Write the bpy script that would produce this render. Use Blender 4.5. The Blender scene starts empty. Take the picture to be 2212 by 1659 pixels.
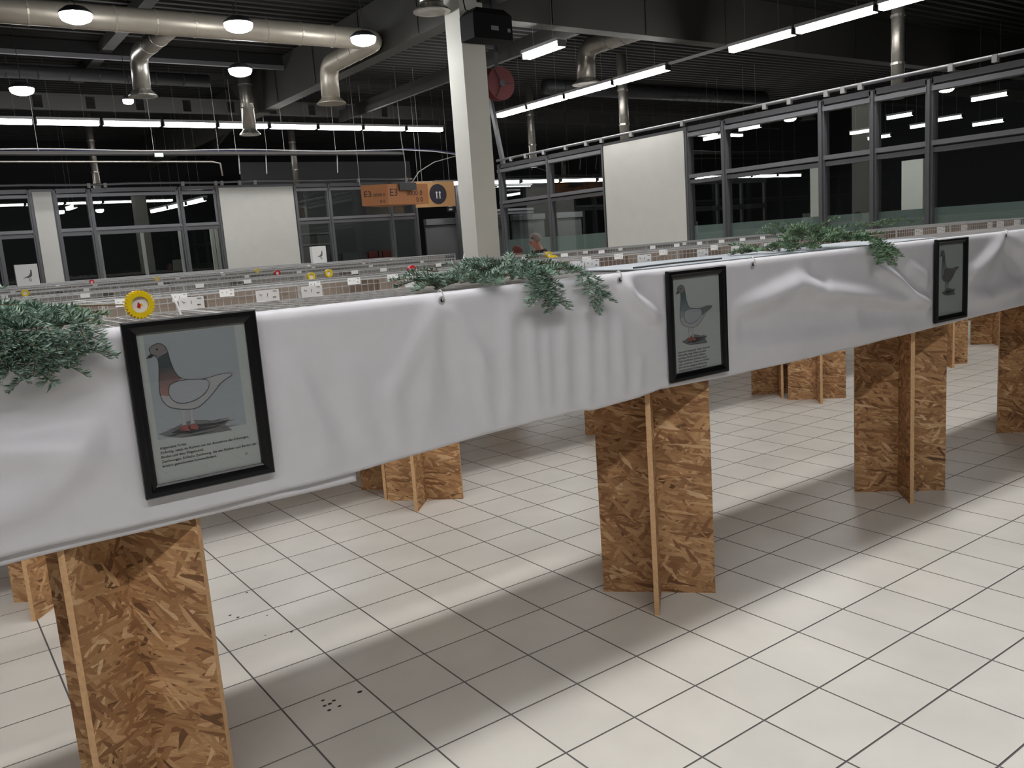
import bpy, bmesh, math, random
from mathutils import Vector, Matrix, Euler
random.seed(7)
scn = bpy.context.scene
COL = scn.collection
# ------------------------------------------------------------------ camera
F_PX = 1829.87
YAW, PITCH, ROLL = math.radians(35.1426), math.radians(9.5223), math.radians(4.1543)
CAM = Vector((-1.788, -4.964, 1.6128))
_f = Vector((math.sin(YAW)*math.cos(PITCH), math.cos(YAW)*math.cos(PITCH), -math.sin(PITCH)))
_r = Vector((math.cos(YAW), -math.sin(YAW), 0)); _d = _f.cross(_r)
_r2 = _r*math.cos(ROLL)+_d*math.sin(ROLL); _d2 = -_r*math.sin(ROLL)+_d*math.cos(ROLL)
cd = bpy.data.cameras.new('camera'); cam = bpy.data.objects.new('camera', cd); COL.objects.link(cam)
cd.sensor_fit = 'HORIZONTAL'; cd.sensor_width = 36.0; cd.lens = F_PX/2212*36.0
cd.clip_start = 0.05; cd.clip_end = 200
rot = Matrix((_r2, -_d2, -_f)).transposed()
cam.matrix_world = Matrix.Translation(CAM) @ rot.to_4x4()
scn.camera = cam
# ------------------------------------------------------------------ world and exposure
w = bpy.data.worlds.new('night'); scn.world = w; w.use_nodes = True
w.node_tree.nodes['Background'].inputs[0].default_value = (0.006, 0.007, 0.009, 1)
w.node_tree.nodes['Background'].inputs[1].default_value = 1.0
scn.view_settings.view_transform = 'Standard'; scn.view_settings.look = 'None'
scn.view_settings.gamma = 1.0; scn.view_settings.use_curve_mapping = False
scn.view_settings.exposure = 0.0
STRIP_E, FRONT_E, EDGE_E_LEFT, EDGE_E_RIGHT, SPOT_E = 15.0, 44.0, 22.0, 46.0, 108.0          # emission of the strip lamps and of the high-bay lamps
# ------------------------------------------------------------------ materials
MATS = {}
def lin(c):
    return tuple(((v/255)/12.92 if v/255 <= .04045 else ((v/255+.055)/1.055)**2.4) for v in c)
def nt(name):
    m = bpy.data.materials.new(name); m.use_nodes = True; MATS[name] = m
    t = m.node_tree; return m, t, t.nodes['Principled BSDF']
def node(t, typ, **kw):
    n = t.nodes.new(typ)
    for k, v in kw.items():
        if k.startswith('i_'):
            key = k[2:]; key = int(key) if key.isdigit() else key.replace('_', ' ')
            n.inputs[key].default_value = v
        else: setattr(n, k, v)
    return n
def plain(name, rgb, rough=.5, metal=0., spec=.5, var=.0, scale=30., bump=0.):
    m, t, b = nt(name)
    c = (*lin(rgb), 1)
    b.inputs['Base Color'].default_value = c; b.inputs['Roughness'].default_value = rough
    b.inputs['Metallic'].default_value = metal; b.inputs['Specular IOR Level'].default_value = spec
    if var or bump:
        tc = node(t, 'ShaderNodeTexCoord'); no = node(t, 'ShaderNodeTexNoise', i_Scale=scale, i_Detail=4.0)
        t.links.new(tc.outputs['Object'], no.inputs['Vector'])
        if var:
            mx = node(t, 'ShaderNodeMix', data_type='RGBA', blend_type='MULTIPLY', i_0=1.0)
            mx.inputs[6].default_value = c
            mr = node(t, 'ShaderNodeMapRange', i_1=.3, i_2=.7, i_3=1-var, i_4=1+var)
            t.links.new(no.outputs['Fac'], mr.inputs[0]); t.links.new(mr.outputs[0], mx.inputs[7])
            t.links.new(mx.outputs[2], b.inputs['Base Color'])
        if bump:
            bp = node(t, 'ShaderNodeBump', i_Strength=bump, i_Distance=.005)
            t.links.new(no.outputs['Fac'], bp.inputs['Height']); t.links.new(bp.outputs[0], b.inputs['Normal'])
    return m
def emis(name, rgb, s):
    m, t, b = nt(name)
    b.inputs['Base Color'].default_value = (.8, .8, .8, 1)
    b.inputs['Emission Color'].default_value = (*rgb, 1); b.inputs['Emission Strength'].default_value = s
    return m
def tile_mat():
    m, t, b = nt('tile')
    oi = node(t, 'ShaderNodeObjectInfo'); tc = node(t, 'ShaderNodeTexCoord')
    geo = node(t, 'ShaderNodeNewGeometry')
    no = node(t, 'ShaderNodeTexNoise', i_Scale=3.2, i_Detail=5.0)
    t.links.new(geo.outputs['Position'], no.inputs['Vector'])
    a = node(t, 'ShaderNodeMapRange', i_1=.3, i_2=.7, i_3=.93, i_4=1.05)
    t.links.new(no.outputs['Fac'], a.inputs[0])
    r = node(t, 'ShaderNodeMapRange', i_3=.96, i_4=1.03); t.links.new(oi.outputs['Random'], r.inputs[0])
    mu = node(t, 'ShaderNodeMath', operation='MULTIPLY'); t.links.new(a.outputs[0], mu.inputs[0]); t.links.new(r.outputs[0], mu.inputs[1])
    mx = node(t, 'ShaderNodeMix', data_type='RGBA', blend_type='MULTIPLY', i_0=1.0)
    mx.inputs[6].default_value = (*lin((210, 207, 200)), 1)
    t.links.new(mu.outputs[0], mx.inputs[7]); t.links.new(mx.outputs[2], b.inputs['Base Color'])
    b.inputs['Roughness'].default_value = .38; b.inputs['Specular IOR Level'].default_value = .4
def floor_mat():
    m, t, b = nt('floor_base')
    geo = node(t, 'ShaderNodeNewGeometry'); sp = node(t, 'ShaderNodeSeparateXYZ'); t.links.new(geo.outputs['Position'], sp.inputs[0])
    outs = []
    for ax in (0, 1):
        pp = node(t, 'ShaderNodeMath', operation='PINGPONG', i_1=.15); t.links.new(sp.outputs[ax], pp.inputs[0])
        lt = node(t, 'ShaderNodeMath', operation='LESS_THAN', i_1=.006); t.links.new(pp.outputs[0], lt.inputs[0]); outs.append(lt)
    mxm = node(t, 'ShaderNodeMath', operation='MAXIMUM'); t.links.new(outs[0].outputs[0], mxm.inputs[0]); t.links.new(outs[1].outputs[0], mxm.inputs[1])
    mx = node(t, 'ShaderNodeMix', data_type='RGBA'); mx.inputs[6].default_value = (*lin((210, 207, 200)), 1); mx.inputs[7].default_value = (*lin((92, 90, 92)), 1)
    t.links.new(mxm.outputs[0], mx.inputs[0]); t.links.new(mx.outputs[2], b.inputs['Base Color']); b.inputs['Roughness'].default_value = .6
def osb_mat():
    m, t, b = nt('osb')
    tc = node(t, 'ShaderNodeTexCoord'); oi = node(t, 'ShaderNodeObjectInfo')
    off = node(t, 'ShaderNodeVectorMath', operation='SCALE', i_Scale=37.0)
    cx = node(t, 'ShaderNodeCombineXYZ'); t.links.new(oi.outputs['Random'], cx.inputs[0]); t.links.new(oi.outputs['Random'], cx.inputs[2])
    t.links.new(cx.outputs[0], off.inputs[0])
    ad = node(t, 'ShaderNodeVectorMath', operation='ADD'); t.links.new(tc.outputs['Object'], ad.inputs[0]); t.links.new(off.outputs[0], ad.inputs[1])
    wn = node(t, 'ShaderNodeTexNoise', i_Scale=14.0, i_Detail=2.0); t.links.new(ad.outputs[0], wn.inputs['Vector'])
    wsub = node(t, 'ShaderNodeVectorMath', operation='SCALE', i_Scale=.016); t.links.new(wn.outputs['Color'], wsub.inputs[0])
    ad2 = node(t, 'ShaderNodeVectorMath', operation='ADD'); t.links.new(ad.outputs[0], ad2.inputs[0]); t.links.new(wsub.outputs[0], ad2.inputs[1])
    prev = None
    def ramp(fac, cols):
        cr = node(t, 'ShaderNodeValToRGB'); e = cr.color_ramp.elements
        e[0].position, e[0].color = cols[0][0], (*lin(cols[0][1]), 1); e[1].position, e[1].color = cols[-1][0], (*lin(cols[-1][1]), 1)
        for p, c in cols[1:-1]:
            q = e.new(p); q.color = (*lin(c), 1)
        t.links.new(fac, cr.inputs[0]); return cr.outputs[0]
    cols = [(0, (110, 80, 56)), (.05, (142, 102, 70)), (.35, (168, 126, 87)), (.7, (187, 146, 104)), (.95, (206, 168, 126)), (1, (222, 190, 149))]
    for k, (ang, sx, sz, th) in enumerate(((.05, 11, 62, 0), (-.32, 13, 70, .55), (.42, 12, 66, .6), (-1.0, 13, 60, .8), (.9, 14, 70, .82), (.15, 9, 85, .8))):
        mp = node(t, 'ShaderNodeMapping', vector_type='TEXTURE'); mp.inputs['Rotation'].default_value = (0, ang, 0)
        mp.inputs['Scale'].default_value = (1/sx, 1, 1/sz); mp.inputs['Location'].default_value = (k*.37, 0, k*.21)
        t.links.new(ad2.outputs[0], mp.inputs['Vector'])
        vo = node(t, 'ShaderNodeTexVoronoi', i_Scale=1.0, i_Randomness=1.0); t.links.new(mp.outputs[0], vo.inputs['Vector'])
        sc = node(t, 'ShaderNodeSeparateColor'); t.links.new(vo.outputs['Color'], sc.inputs[0])
        col = ramp(sc.outputs[0], cols)
        if prev is None: prev = col
        else:
            gt = node(t, 'ShaderNodeMath', operation='GREATER_THAN', i_1=th); t.links.new(sc.outputs[1], gt.inputs[0])
            mx = node(t, 'ShaderNodeMix', data_type='RGBA'); t.links.new(gt.outputs[0], mx.inputs[0])
            t.links.new(prev, mx.inputs[6]); t.links.new(col, mx.inputs[7]); prev = mx.outputs[2]
    # grain along the flakes, broad staining and small dark gaps
    def noise_mul(prev, scale3, ang, rng, detail=3.0):
        mp = node(t, 'ShaderNodeMapping', vector_type='TEXTURE'); mp.inputs['Scale'].default_value = tuple(1/v for v in scale3); mp.inputs['Rotation'].default_value = (0, ang, 0)
        t.links.new(ad2.outputs[0], mp.inputs['Vector'])
        no = node(t, 'ShaderNodeTexNoise', i_Scale=1.0, i_Detail=detail, i_Roughness=.6); t.links.new(mp.outputs[0], no.inputs['Vector'])
        mr = node(t, 'ShaderNodeMapRange', i_1=rng[0], i_2=rng[1], i_3=rng[2], i_4=rng[3]); t.links.new(no.outputs['Fac'], mr.inputs[0])
        mx = node(t, 'ShaderNodeMix', data_type='RGBA', blend_type='MULTIPLY', i_0=1.0); t.links.new(prev, mx.inputs[6]); t.links.new(mr.outputs[0], mx.inputs[7]); return mx.outputs[2]
    prev = noise_mul(prev, (14, 10, 260), .1, (.3, .7, .84, 1.12))
    prev = noise_mul(prev, (6, 6, 9), .0, (.3, .7, .82, 1.10))
    prev = noise_mul(prev, (16, 10, 70), .3, (.27, .33, .35, 1.0))
    t.links.new(prev, b.inputs['Base Color']); b.inputs['Roughness'].default_value = .62; b.inputs['Specular IOR Level'].default_value = .3
def glass_mat(name, tint=(1, 1, 1), ior=1.5, rough=0.0):
    m = bpy.data.materials.new(name); m.use_nodes = True; MATS[name] = m; t = m.node_tree
    t.nodes.remove(t.nodes['Principled BSDF']); out = t.nodes['Material Output']
    fr = node(t, 'ShaderNodeFresnel'); geo = node(t, 'ShaderNodeNewGeometry')
    io = node(t, 'ShaderNodeMapRange', i_3=ior, i_4=1/ior); t.links.new(geo.outputs['Backfacing'], io.inputs[0]); t.links.new(io.outputs[0], fr.inputs['IOR'])   # the same reflectance on both faces of a thin pane
    tr = node(t, 'ShaderNodeBsdfTransparent'); tr.inputs[0].default_value = (*tint, 1)
    gl = node(t, 'ShaderNodeBsdfGlossy'); gl.inputs['Roughness'].default_value = rough
    mx = node(t, 'ShaderNodeMixShader'); t.links.new(fr.outputs[0], mx.inputs[0]); t.links.new(tr.outputs[0], mx.inputs[1]); t.links.new(gl.outputs[0], mx.inputs[2])
    t.links.new(mx.outputs[0], out.inputs[0])
def needle_mat(name, c1, c2):
    m, t, b = nt(name)
    geo = node(t, 'ShaderNodeNewGeometry'); cr = node(t, 'ShaderNodeValToRGB')
    cr.color_ramp.elements[0].color = (*lin(c1), 1); cr.color_ramp.elements[1].color = (*lin(c2), 1)
    t.links.new(geo.outputs['Random Per Island'], cr.inputs[0]); t.links.new(cr.outputs[0], b.inputs['Base Color'])
    b.inputs['Roughness'].default_value = .5
def neck_mat(name, top, low, z0, z1):
    m, t, b = nt(name)
    tc = node(t, 'ShaderNodeTexCoord'); sp = node(t, 'ShaderNodeSeparateXYZ'); t.links.new(tc.outputs['Object'], sp.inputs[0])
    mr = node(t, 'ShaderNodeMapRange', i_1=z0, i_2=z1); t.links.new(sp.outputs[2], mr.inputs[0])
    mx = node(t, 'ShaderNodeMix', data_type='RGBA'); mx.inputs[6].default_value = (*lin(low), 1); mx.inputs[7].default_value = (*lin(top), 1)
    t.links.new(mr.outputs[0], mx.inputs[0]); t.links.new(mx.outputs[2], b.inputs['Base Color']); b.inputs['Roughness'].default_value = .8
tile_mat(); floor_mat(); osb_mat(); glass_mat('pane_glass', (.90, .93, .92), 1.6); glass_mat('picture_glass', (.93, .94, .94), 1.45)
plain('tile_edge', (120, 116, 112), .7)
plain('osb_edge', (208, 168, 124), .7, var=.12, scale=60)
plain('banner', (204, 203, 208), .46, spec=.5, var=.02, scale=12)
plain('black_frame', (10, 10, 13), .3, spec=.35)
plain('paper', (172, 174, 172), .8)
plain('print_ground', (152, 156, 161), .8)
plain('ink', (40, 40, 44), .8); plain('ink_soft', (104, 104, 106), .8); plain('ink_red', (140, 78, 74), .8)
plain('bird_pale', (162, 160, 162), .8); plain('wing_pale', (156, 158, 163), .8); plain('bird_head', (120, 114, 114), .8); plain('bird_dark', (104, 92, 98), .8)
neck_mat('neck_brown', (64, 70, 72), (150, 112, 106), .03, .11); neck_mat('neck_blue', (78, 94, 98), (146, 150, 154), .02, .11)
plain('steel_wire', (196, 197, 198), .38, metal=.45)
plain('wire_rail', (205, 206, 206), .35, metal=.4)
plain('cage_panel', (138, 125, 114), .75, var=.1, scale=14); plain('cage_panel_grey', (136, 132, 128), .75, var=.08, scale=14)
plain('cage_sheet', (168, 176, 184), .5)
plain('card', (236, 236, 236), .7)
plain('foam_white', (232, 232, 230), .7)
plain('yellow_plastic', (236, 204, 22), .35); plain('red_plastic', (208, 30, 34), .35)
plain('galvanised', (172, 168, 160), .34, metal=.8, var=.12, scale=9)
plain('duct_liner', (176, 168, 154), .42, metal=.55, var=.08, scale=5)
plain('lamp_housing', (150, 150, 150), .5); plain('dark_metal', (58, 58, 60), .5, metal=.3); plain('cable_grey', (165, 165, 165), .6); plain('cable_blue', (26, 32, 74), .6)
plain('ceiling_deck', (30, 29, 29), .7, var=.1, scale=1.5); plain('beam_grey', (58, 57, 55), .7, var=.06, scale=3); plain('girder', (56, 55, 51), .75, var=.05, scale=2)
plain('mullion', (98, 98, 101), .42, metal=.3); plain('mullion_light', (120, 120, 124), .42, metal=.25)
plain('panel_cream', (206, 205, 199), .6, var=.02, scale=4); plain('pillar_paint', (210, 208, 198), .65, var=.02, scale=3)
plain('dark_room', (14, 14, 16), .8); plain('room_grey', (92, 92, 94), .8); plain('wall_plain', (62, 62, 61), .8)
plain('frosted', (132, 144, 142), .6); plain('black_plastic', (8, 8, 10), .75, spec=.2); plain('grey_label', (120, 120, 122), .6)
plain('sign_orange', (160, 104, 60), .6); plain('sign_orange_pale', (206, 160, 110), .6); plain('sign_disc', (62, 60, 70), .5)
plain('skin', (178, 124, 108), .6); plain('hair_grey', (128, 118, 110), .8); plain('hair_brown', (92, 46, 40), .8); plain('jacket', (20, 20, 26), .8); plain('trousers', (38, 40, 50), .8); plain('shoe', (22, 20, 20), .5); plain('sweater', (88, 60, 62), .8)
plain('reel_red', (86, 12, 16), .6); plain('stool_red', (110, 46, 40), .6)
plain('bark', (104, 92, 66), .8, var=.2, scale=60)
needle_mat('needle', (44, 76, 60), (152, 176, 160)); needle_mat('needle_dark', (42, 76, 50), (126, 158, 124))
emis('strip_glow', (1, .985, .965), STRIP_E); emis('strip_glow_front', (1, .985, .965), FRONT_E); emis('strip_glow_dim', (1, .985, .965), 13.0); emis('strip_glow_left', (1, .985, .965), EDGE_E_LEFT); emis('strip_glow_right', (1, .985, .965), EDGE_E_RIGHT); emis('spot_glow', (.96, .98, 1), SPOT_E); emis('exit_green', (.02, .7, .25), .6)
# ------------------------------------------------------------------ builders
class MB:
    def __init__(s): s.v = []; s.f = []; s.mi = []
    def add(s, vs, fs, mi=0):
        o = len(s.v); s.v += [tuple(v) for v in vs]; s.f += [tuple(i+o for i in f) for f in fs]; s.mi += [mi]*len(fs); return s
    def box(s, x0, x1, y0, y1, z0, z1, mi=0, skip=''):
        vs = [(x0,y0,z0),(x1,y0,z0),(x1,y1,z0),(x0,y1,z0),(x0,y0,z1),(x1,y0,z1),(x1,y1,z1),(x0,y1,z1)]
        fs = [(0,3,2,1),(4,5,6,7),(0,1,5,4),(1,2,6,5),(2,3,7,6),(3,0,4,7)]
        return s.add(vs, fs, mi)
    def bar(s, p, q, w, h=None, mi=0, up=(0,0,1)):
        p, q = Vector(p), Vector(q); h = w if h is None else h
        d = (q-p).normalized(); u = Vector(up)
        if abs(d.dot(u)) > .98: u = Vector((1,0,0))
        a = d.cross(u).normalized()*w/2; b = a.cross(d).normalized()*h/2
        vs = [p-a-b, p+a-b, p+a+b, p-a+b, q-a-b, q+a-b, q+a+b, q-a+b]
        return s.add(vs, [(0,3,2,1),(4,5,6,7),(0,1,5,4),(1,2,6,5),(2,3,7,6),(3,0,4,7)], mi)
    def tube(s, pts, r, n=10, mi=0, cap=True):
        pts = [Vector(p) for p in pts]; rings = []; ref = Vector((0,0,1)); o = len(s.v)
        rs = r if isinstance(r, (list, tuple)) else [r]*len(pts)
        d0 = (pts[1]-pts[0]).normalized()
        if abs(d0.dot(ref)) > .95: ref = Vector((1,0,0))
        a = d0.cross(ref).normalized()
        for i, p in enumerate(pts):
            d = (pts[min(i+1,len(pts)-1)]-pts[max(i-1,0)]).normalized()
            a = (a-d*a.dot(d)).normalized(); b = d.cross(a)
            for k in range(n):
                t = 2*math.pi*k/n; s.v.append(tuple(p+(a*math.cos(t)+b*math.sin(t))*rs[i]))
        for i in range(len(pts)-1):
            for k in range(n):
                k2 = (k+1) % n
                s.f.append((o+i*n+k, o+i*n+k2, o+(i+1)*n+k2, o+(i+1)*n+k)); s.mi.append(mi)
        if cap:
            s.f.append(tuple(o+k for k in range(n))[::-1]); s.mi.append(mi)
            e = o+(len(pts)-1)*n; s.f.append(tuple(e+k for k in range(n))); s.mi.append(mi)
        return s
    def lathe(s, prof, c=(0,0,0), n=20, axis='z', mi=0):
        o = len(s.v); c = Vector(c)
        for r, h in prof:
            for k in range(n):
                t = 2*math.pi*k/n; a, b = r*math.cos(t), r*math.sin(t)
                p = Vector((a,b,h)) if axis == 'z' else Vector((a,h,b)) if axis == 'y' else Vector((h,a,b))
                s.v.append(tuple(c+p))
        for i in range(len(prof)-1):
            for k in range(n):
                k2 = (k+1) % n; s.f.append((o+i*n+k, o+i*n+k2, o+(i+1)*n+k2, o+(i+1)*n+k)); s.mi.append(mi)
        s.f.append(tuple(o+k for k in range(n))); s.mi.append(mi)
        e = o+(len(prof)-1)*n; s.f.append(tuple(e+k for k in range(n))[::-1]); s.mi.append(mi)
        return s
    def mesh(s, name, mats, off=(0,0,0)):
        off = Vector(off); me = bpy.data.meshes.new(name)
        me.from_pydata([tuple(Vector(v)-off) for v in s.v], [], s.f)
        for m in (mats if isinstance(mats, (list, tuple)) else [mats]): me.materials.append(MATS[m])
        if max(s.mi, default=0): me.polygons.foreach_set('material_index', s.mi)
        me.update(); return me
    def build(s, name, mats, parent=None, loc=None, smooth=False, fixn=True):
        """world-space verts; origin at the parent's place (or loc)"""
        off = Vector(loc) if loc is not None else (parent_world(parent) if parent else Vector((0,0,0)))
        me = s.mesh(name, mats, off)
        if fixn:
            bm = bmesh.new(); bm.from_mesh(me); bmesh.ops.recalc_face_normals(bm, faces=bm.faces); bm.to_mesh(me); bm.free()
        if smooth:
            me.polygons.foreach_set('use_smooth', [True]*len(me.polygons))
        o = bpy.data.objects.new(name, me); COL.objects.link(o)
        if parent:
            o.parent = parent; o.location = off-parent_world(parent)
        else: o.location = off
        return o
def parent_world(p):
    v = Vector(p.location)
    return v+parent_world(p.parent) if p.parent else v
def tag(o, label=None, cat=None, group=None, kind=None):
    if label: o['label'] = label
    if cat: o['category'] = cat
    if group: o['group'] = group
    if kind: o['kind'] = kind
    return o
def thing(name, loc, label=None, cat=None, group=None, kind=None, rz=0):
    o = bpy.data.objects.new(name, None); o.empty_display_size = .1; COL.objects.link(o)
    o.location = loc; o.rotation_euler = (0,0,rz)
    return tag(o, label, cat, group, kind)
def inst(name, me, parent=None, loc=(0,0,0), rz=0):
    o = bpy.data.objects.new(name, me); COL.objects.link(o); o.parent = parent; o.location = loc; o.rotation_euler = (0,0,rz); return o
def copy_tree(o, parent=None):
    c = o.copy(); COL.objects.link(c); c.parent = parent
    for ch in list(o.children): copy_tree(ch, c)
    return c
def text_mesh(s, size, mat, parent, loc, rot=(math.pi/2,0,0), name='lettering', align='LEFT', thick=.0003):
    cu = bpy.data.curves.new(name, 'FONT'); cu.body = s; cu.size = size; cu.align_x = align; cu.extrude = thick; cu.resolution_u = 2
    tmp = bpy.data.objects.new(name, cu); COL.objects.link(tmp); dg = bpy.context.evaluated_depsgraph_get()
    me = bpy.data.meshes.new_from_object(tmp.evaluated_get(dg)); bpy.data.objects.remove(tmp)
    me.materials.clear(); me.materials.append(MATS[mat]); me.name = name
    o = bpy.data.objects.new(name, me); COL.objects.link(o); o.parent = parent; o.location = loc; o.rotation_euler = rot
    return o
def px(p):
    q = Vector(p)-CAM; z = q.dot(_f)
    return (1106+F_PX*q.dot(_r2)/z, 829.5+F_PX*q.dot(_d2)/z, z)
# ================================================================== SETTING
# ---- floor: grout slab, the tiles on it as pieces
fl = MB(); fl.box(-14, 30, -13, 26, -.12, -.003)
floor = tag(fl.build('floor', 'floor_base'), 'large square beige floor tiles with dark joints', None, None, 'structure')
T, G, TH = .30, .0045, .003
def tile_geo(mb, cx, cy, z0):
    a = T/2-G/2; b = a-.0012
    vs = [(cx-a,cy-a,z0),(cx+a,cy-a,z0),(cx+a,cy+a,z0),(cx-a,cy+a,z0),(cx-b,cy-b,0),(cx+b,cy-b,0),(cx+b,cy+b,0),(cx-b,cy+b,0)]
    mb.add(vs, [(0,1,5,4),(1,2,6,5),(2,3,7,6),(3,0,4,7)], 1); mb.add(vs[4:], [(0,1,2,3)], 0)
cand, rest = [], []
for i in range(-21, 54):
    for j in range(-22, 24):
        c = Vector((i*T+T/2, j*T+T/2, 0)); x, y, z = px(c)
        vis = False
        if z > .2 and -60 < x < 2272 and y < 1740:
            k = (-2.54-CAM.y)/(c.y-CAM.y) if c.y > -2.54 else 2
            zz = CAM.z*(1-k)
            vis = not (0 < k < 1 and zz > .95)
        (cand if vis else rest).append((z, c))
cand.sort(key=lambda q: q[0]); rest += cand[300:]; cand = cand[:300]
mb = MB(); tile_geo(mb, 0, 0, -TH); tme = mb.mesh('tile', ['tile', 'tile_edge'])
for _, c in cand: inst('tile', tme, floor, c)
mb = MB()
for _, c in rest: tile_geo(mb, c.x, c.y, -TH)
tag(mb.build('far_tiles', ['tile', 'tile_edge'], floor, fixn=False), kind='stuff')
hm = MB(); hm.lathe([(.0001,.0),(.007,.0),(.0072,.0006),(.0001,.0006)], n=10); hme = hm.mesh('drill_hole', 'ink')
for x, y, s in ((-.76,-2.15,1),(-.73,-2.18,1.1),(-.75,-2.19,1.2),(-.77,-2.19,1.1),(-.73,-2.23,1),(-.77,-2.23,1.1),(-.63,-2.19,1.4),(-.63,-.92,.9),(-.63,-1.51,1),(-.78,-1.13,1),(-.76,-1.18,1.1),(-.65,-1.26,.6),(-.73,-1.46,.6)):
    o = inst('drill_hole', hme, floor, (x, y, .0001)); o.scale = (s, s*.75, 1)
# ---- roof deck: corrugated, dark
cm = MB(); pitch = .25; n0 = 0
ys = [-13+pitch*k for k in range(int(39/pitch)+1)]
prof = []
for y in ys: prof += [(y, 5.86), (y+.09, 5.86), (y+.125, 5.80), (y+.215, 5.80)]
for (ya, za), (yb, zb) in zip(prof, prof[1:]): cm.add([(-14,ya,za),(30,ya,za),(30,yb,zb),(-14,yb,zb)], [(0,1,2,3)])
cm.box(-14, 30, -13, 26, 5.90, 5.95)
tag(cm.build('ceiling', 'ceiling_deck', fixn=False), 'dark corrugated metal roof deck', None, None, 'structure')
# ---- outer shell of the hall
wm = MB(); wm.box(-14.2, -14, -13, 26, -.12, 5.95); tag(wm.build('wall_side', 'wall_plain'), 'plain grey side wall of the hall', None, None, 'structure')
wm = MB(); wm.box(-14, 30, -13.2, -13, -.12, 5.95); tag(wm.build('wall_back', 'wall_plain'), 'plain grey wall behind the camera', None, None, 'structure')
wm = MB(); wm.box(-14, 30, 26, 26.2, -.12, 5.95); tag(wm.build('wall_far', 'dark_room'), 'dark far wall beyond the glazing', None, None, 'structure')
wm = MB(); wm.box(30, 30.2, -13, 26, -.12, 5.95); tag(wm.build('wall_right_far', 'dark_room'), 'dark far wall beyond the right glazing', None, None, 'structure')
# ---- glazed partitions. axis 'x': wall runs along x at y=P ; axis 'y': wall runs along y at x=P
def wbox(mb, ax, P, a0, a1, d0, d1, z0, z1, mi=0):
    if ax == 'x': mb.box(a0, a1, P+d0, P+d1, z0, z1, mi)
    else: mb.box(P+d0, P+d1, a0, a1, z0, z1, mi)
def glazed(name, ax, P, lo, hi, mull, solid, label, frost=None, open_=(), zt=3.52, toward=-1):
    """toward = side of the hall (-1: hall lies at smaller coordinate)"""
    root = thing(name, ((lo+hi)/2, P, 0) if ax == 'x' else (P, (lo+hi)/2, 0), label, None, None, 'structure')
    f = .06*toward
    for m_, wd in mull:
        mb = MB(); wbox(mb, ax, P, m_-wd/2, m_+wd/2, -.07, .07, 0, zt-.02)
        # raised centre rib
        wbox(mb, ax, P, m_-wd/6, m_+wd/6, min(f, f*1.6), max(f, f*1.6), 0, zt-.03); mb.build('mullion', 'mullion', root)
    segs = sorted([lo]+[m for m, _ in mull]+[hi])
    for a0, a1 in zip(segs, segs[1:]):
        if a1-a0 < .1: continue
        mid = (a0+a1)/2
        if any(s0 <= mid <= s1 for s0, s1 in open_): 
            mb = MB(); wbox(mb, ax, P, a0, a1, -.08, .08, 3.36, zt); mb.build('transom', 'mullion_light', root); continue
        if any(s0 <= mid <= s1 for s0, s1 in solid):
            mb = MB(); wbox(mb, ax, P, a0+.05, a1-.05, -.09, .05, 0, zt-.06); mb.build('panel', 'panel_cream', root)
            mb = MB(); wbox(mb, ax, P, a0, a1, -.06, .06, zt-.06, zt); mb.build('transom', 'mullion', root); continue
        for z0, z1, mt, dd in ((3.43, zt, 'mullion', .07), (3.33, 3.40, 'mullion_light', .085), (2.56, 2.63, 'mullion_light', .075), (2.46, 2.53, 'mullion', .06), (.0, .12, 'mullion', .06)):
            mb = MB(); wbox(mb, ax, P, a0+.04, a1-.04, -dd, dd, z0, z1); mb.build('transom', mt, root)
        for z0, z1 in ((.12, 2.46), (2.63, 3.33)):
            mb = MB(); wbox(mb, ax, P, a0+.05, a1-.05, -.004, .004, z0, z1); mb.build('pane', 'pane_glass', root)
        if frost and any(s0 <= mid <= s1 for s0, s1 in frost):
            mb = MB(); wbox(mb, ax, P, a0+.055, a1-.055, .006, .010, .12, 1.66); mb.build('frosted_film', 'frosted', root)
    return root
glazed('wall_left', 'x', 17.0, -13.9, 15.0,
       [(-11.9,.12),(-9.9,.12),(-7.9,.12),(-5.9,.12),(-3.9,.12),(-1.9,.12),(.14,.12),(.88,.1),(1.36,.12),(2.09,.12),(4.12,.12),(5.02,.11),(7.06,.12),(8.03,.12),(9.88,.12),(10.68,.12),(12.15,.12),(13.4,.12)],
       [(.93,1.31),(5.07,7.0)], 'grey aluminium glazed partition with two cream panels along the far side', open_=[(10.7,12.1)])
glazed('wall_right', 'y', 10.85, -13, 12.9,
       [(12.78,.14),(10.84,.12),(8.93,.1),(6.55,.1),(5.66,.12),(3.63,.12),(2.72,.12),(1.83,.12),(-.2,.12),(-2.2,.12),(-4.2,.12),(-6.2,.12),(-8.2,.12),(-10.4,.12)],
       [(6.6,8.9)], 'grey aluminium glazed partition with one cream panel along the right side', frost=[(-13,6.5),(8.95,12.7)])
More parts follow.
